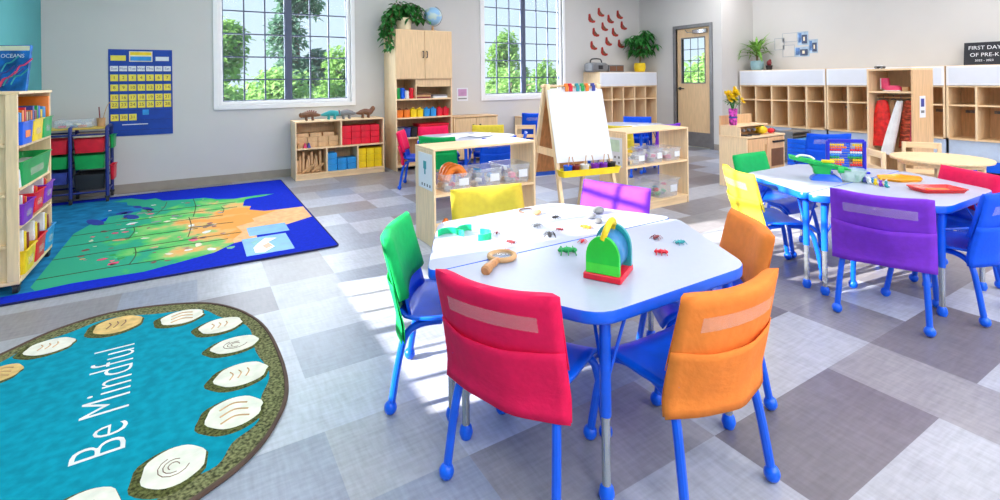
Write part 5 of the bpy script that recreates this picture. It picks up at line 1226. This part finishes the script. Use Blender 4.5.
# counting bears
R_ = random.Random(14)
for k in range(12):
    u, v = R_.uniform(0, 1), R_.uniform(-.5, .5); x, y = 3.52+.03*u+.06*v, 1.50-.15*u+.05*v
    x, y = 3.545-.045*(k % 6)/5+.028*(k//6)+R_.uniform(-.008, .008), 1.52-.175*(k % 6)/5+.02*(k//6)+R_.uniform(-.006, .006)
    m = ['p_green', 'p_mid', 'p_white2', 'p_yellow', 'p_purple', 'p_teal2', 'p_mid', 'p_green', 'p_white2', 'p_sky', 'p_yellow', 'p_white2'][k]
    b = MB().ball((0, 0, .012), (.011, .010, .012), 10, 6).ball((0, 0, .028), .0085, 10, 6).ball((-.007, 0, .036), .0035, 6, 4).ball((.007, 0, .036), .0035, 6, 4).ball((-.007, -.010, .004), .005, 6, 4).ball((.007, -.010, .004), .005, 6, 4)
    nm = {'p_mid': 'dark blue', 'p_white2': 'white', 'p_teal2': 'teal', 'p_sky': 'light blue'}.get(m, m[2:])
    solo('counting_bear', '%s counting bear in the %s row of the little heap, %s from left' % (nm, ['front', 'back'][k//6], ORD[k % 6]), 'toy', b, m, (x, y, TZ), R_.uniform(-1, 1), 'counting bears in a small heap')
yt_ = thing('sorting_tray', 'amber hexagonal tray lying flat on the right table', 'tray', (3.82, 1.405, TZ), radians(-25)); hexp = round_poly([(.15*cos(radians(60*k)), .105*sin(radians(60*k))) for k in range(6)], .02, 3)
MB().loft([[(p[0]*s_, p[1]*s_, z) for p in hexp] for s_, z in ((.92, 0), (1, .016), (.96, .018), (.9, .006))]).build('tray', 'trayor', yt_)
rt2 = thing('sorting_tray', 'clear red rectangular tray on the right table', 'tray', (3.61, 1.15, TZ), radians(-33)); MB().tub(0, 0, 0, .22, .12, .24, .14, .018, .004, .003, .015).build('tray', 'trayred', rt2); MB().rbox(-.05, .06, -.03, .02, .0045, .013, .003).build('insert', 'p_orange', rt2)
# binder on the table right of the easel
for k in range(3): solo('paper_sheet', 'white paper sheet on the table behind the shelf right of the easel, %s from left' % ORD[k], 'paper', MB().rbox(-.11, .11, -.14, .14, 0, .002, .0008), 'paper', (5.02+.22*k, 4.98+.05*(k % 2), .5755), .3*k, 'paper sheets on the right far table')

# ------------------------------------------------------------------ light
w = bpy.data.worlds.new('sky_light'); SC.world = w; w.use_nodes = True
nt = w.node_tree; bg = nt.nodes['Background']
tcw = nt.nodes.new('ShaderNodeTexCoord'); sx_ = nt.nodes.new('ShaderNodeSeparateXYZ'); nt.links.new(tcw.outputs['Generated'], sx_.inputs[0])
rpw = nt.nodes.new('ShaderNodeValToRGB'); rpw.color_ramp.elements[0].position = 0.0; rpw.color_ramp.elements[0].color = (.66, .82, .95, 1); rpw.color_ramp.elements[1].position = .6; rpw.color_ramp.elements[1].color = (.42, .66, .92, 1)
nt.links.new(sx_.outputs[2], rpw.inputs[0]); nt.links.new(rpw.outputs[0], bg.inputs['Color']); bg.inputs['Strength'].default_value = 1.1
def sun(d, e, ang=.6):
    l = bpy.data.lights.new('sun', 'SUN'); l.energy = e; l.angle = radians(ang); l.color = (1, .95, .86)
    o = bpy.data.objects.new('sun', l); COL.objects.link(o); o.rotation_euler = Vector(d).to_track_quat('-Z', 'Y').to_euler(); o.location = (-6, 4, 6)
sun((1, -.13, -.45), 19)
def area(name, loc, sx, sy, e, col=(1, .97, .93), rot=(0, 0, 0)):
    l = bpy.data.lights.new(name, 'AREA'); l.shape = 'RECTANGLE'; l.size = sx; l.size_y = sy; l.energy = e; l.color = col
    o = bpy.data.objects.new(name, l); COL.objects.link(o); o.location = loc; o.rotation_euler = rot
for x in (.2, 2.6, 5.0, 7.2):
    for y, e in ((-2.4, 58), (-.8, 32), (2.0, 17), (4.8, 22)):  # unseen fill lamps added below the ceiling, strongest behind the camera
        area('ceiling_fill', (x, y, ZC-.02), 1.2, .9, e, (1, .985, .97))
# daylight at each window opening
area('window_daylight', ((W1[0]+W1[1])/2, YB+.2, 1.85), 1.55, 1.75, 75, (.86, .93, 1), (-PI/2, 0, 0))
area('window_daylight', ((W2[0]+W2[1])/2, YB+.2, 1.85), 1.55, 1.75, 75, (.86, .93, 1), (-PI/2, 0, 0))

# ------------------------------------------------------------------ camera
F = 501.0; TH = atan2(305, 501); RO = radians(.66)
Fv = Vector((sin(TH), cos(TH), 0)); Rv = Vector((cos(TH), -sin(TH), 0)); Zv = Vector((0, 0, 1))
rc = Rv*cos(RO)-Zv*sin(RO); uc = Rv*sin(RO)+Zv*cos(RO)
cam = bpy.data.cameras.new('camera'); co = bpy.data.objects.new('camera', cam); COL.objects.link(co)
mt = Matrix((( rc.x, uc.x, -Fv.x, 0), (rc.y, uc.y, -Fv.y, 0), (rc.z, uc.z, -Fv.z, 1.235), (0, 0, 0, 1)))
co.matrix_world = mt
cam.sensor_fit = 'HORIZONTAL'; cam.sensor_width = 36; cam.lens = F*36/1000; cam.shift_x = 0; cam.shift_y = -.1695; cam.clip_start = .05; cam.clip_end = 300
SC.camera = co
vs_ = SC.view_settings; vs_.view_transform = 'Standard'; vs_.look = 'None'; vs_.gamma = 1; vs_.use_curve_mapping = False; vs_.exposure = 0.14
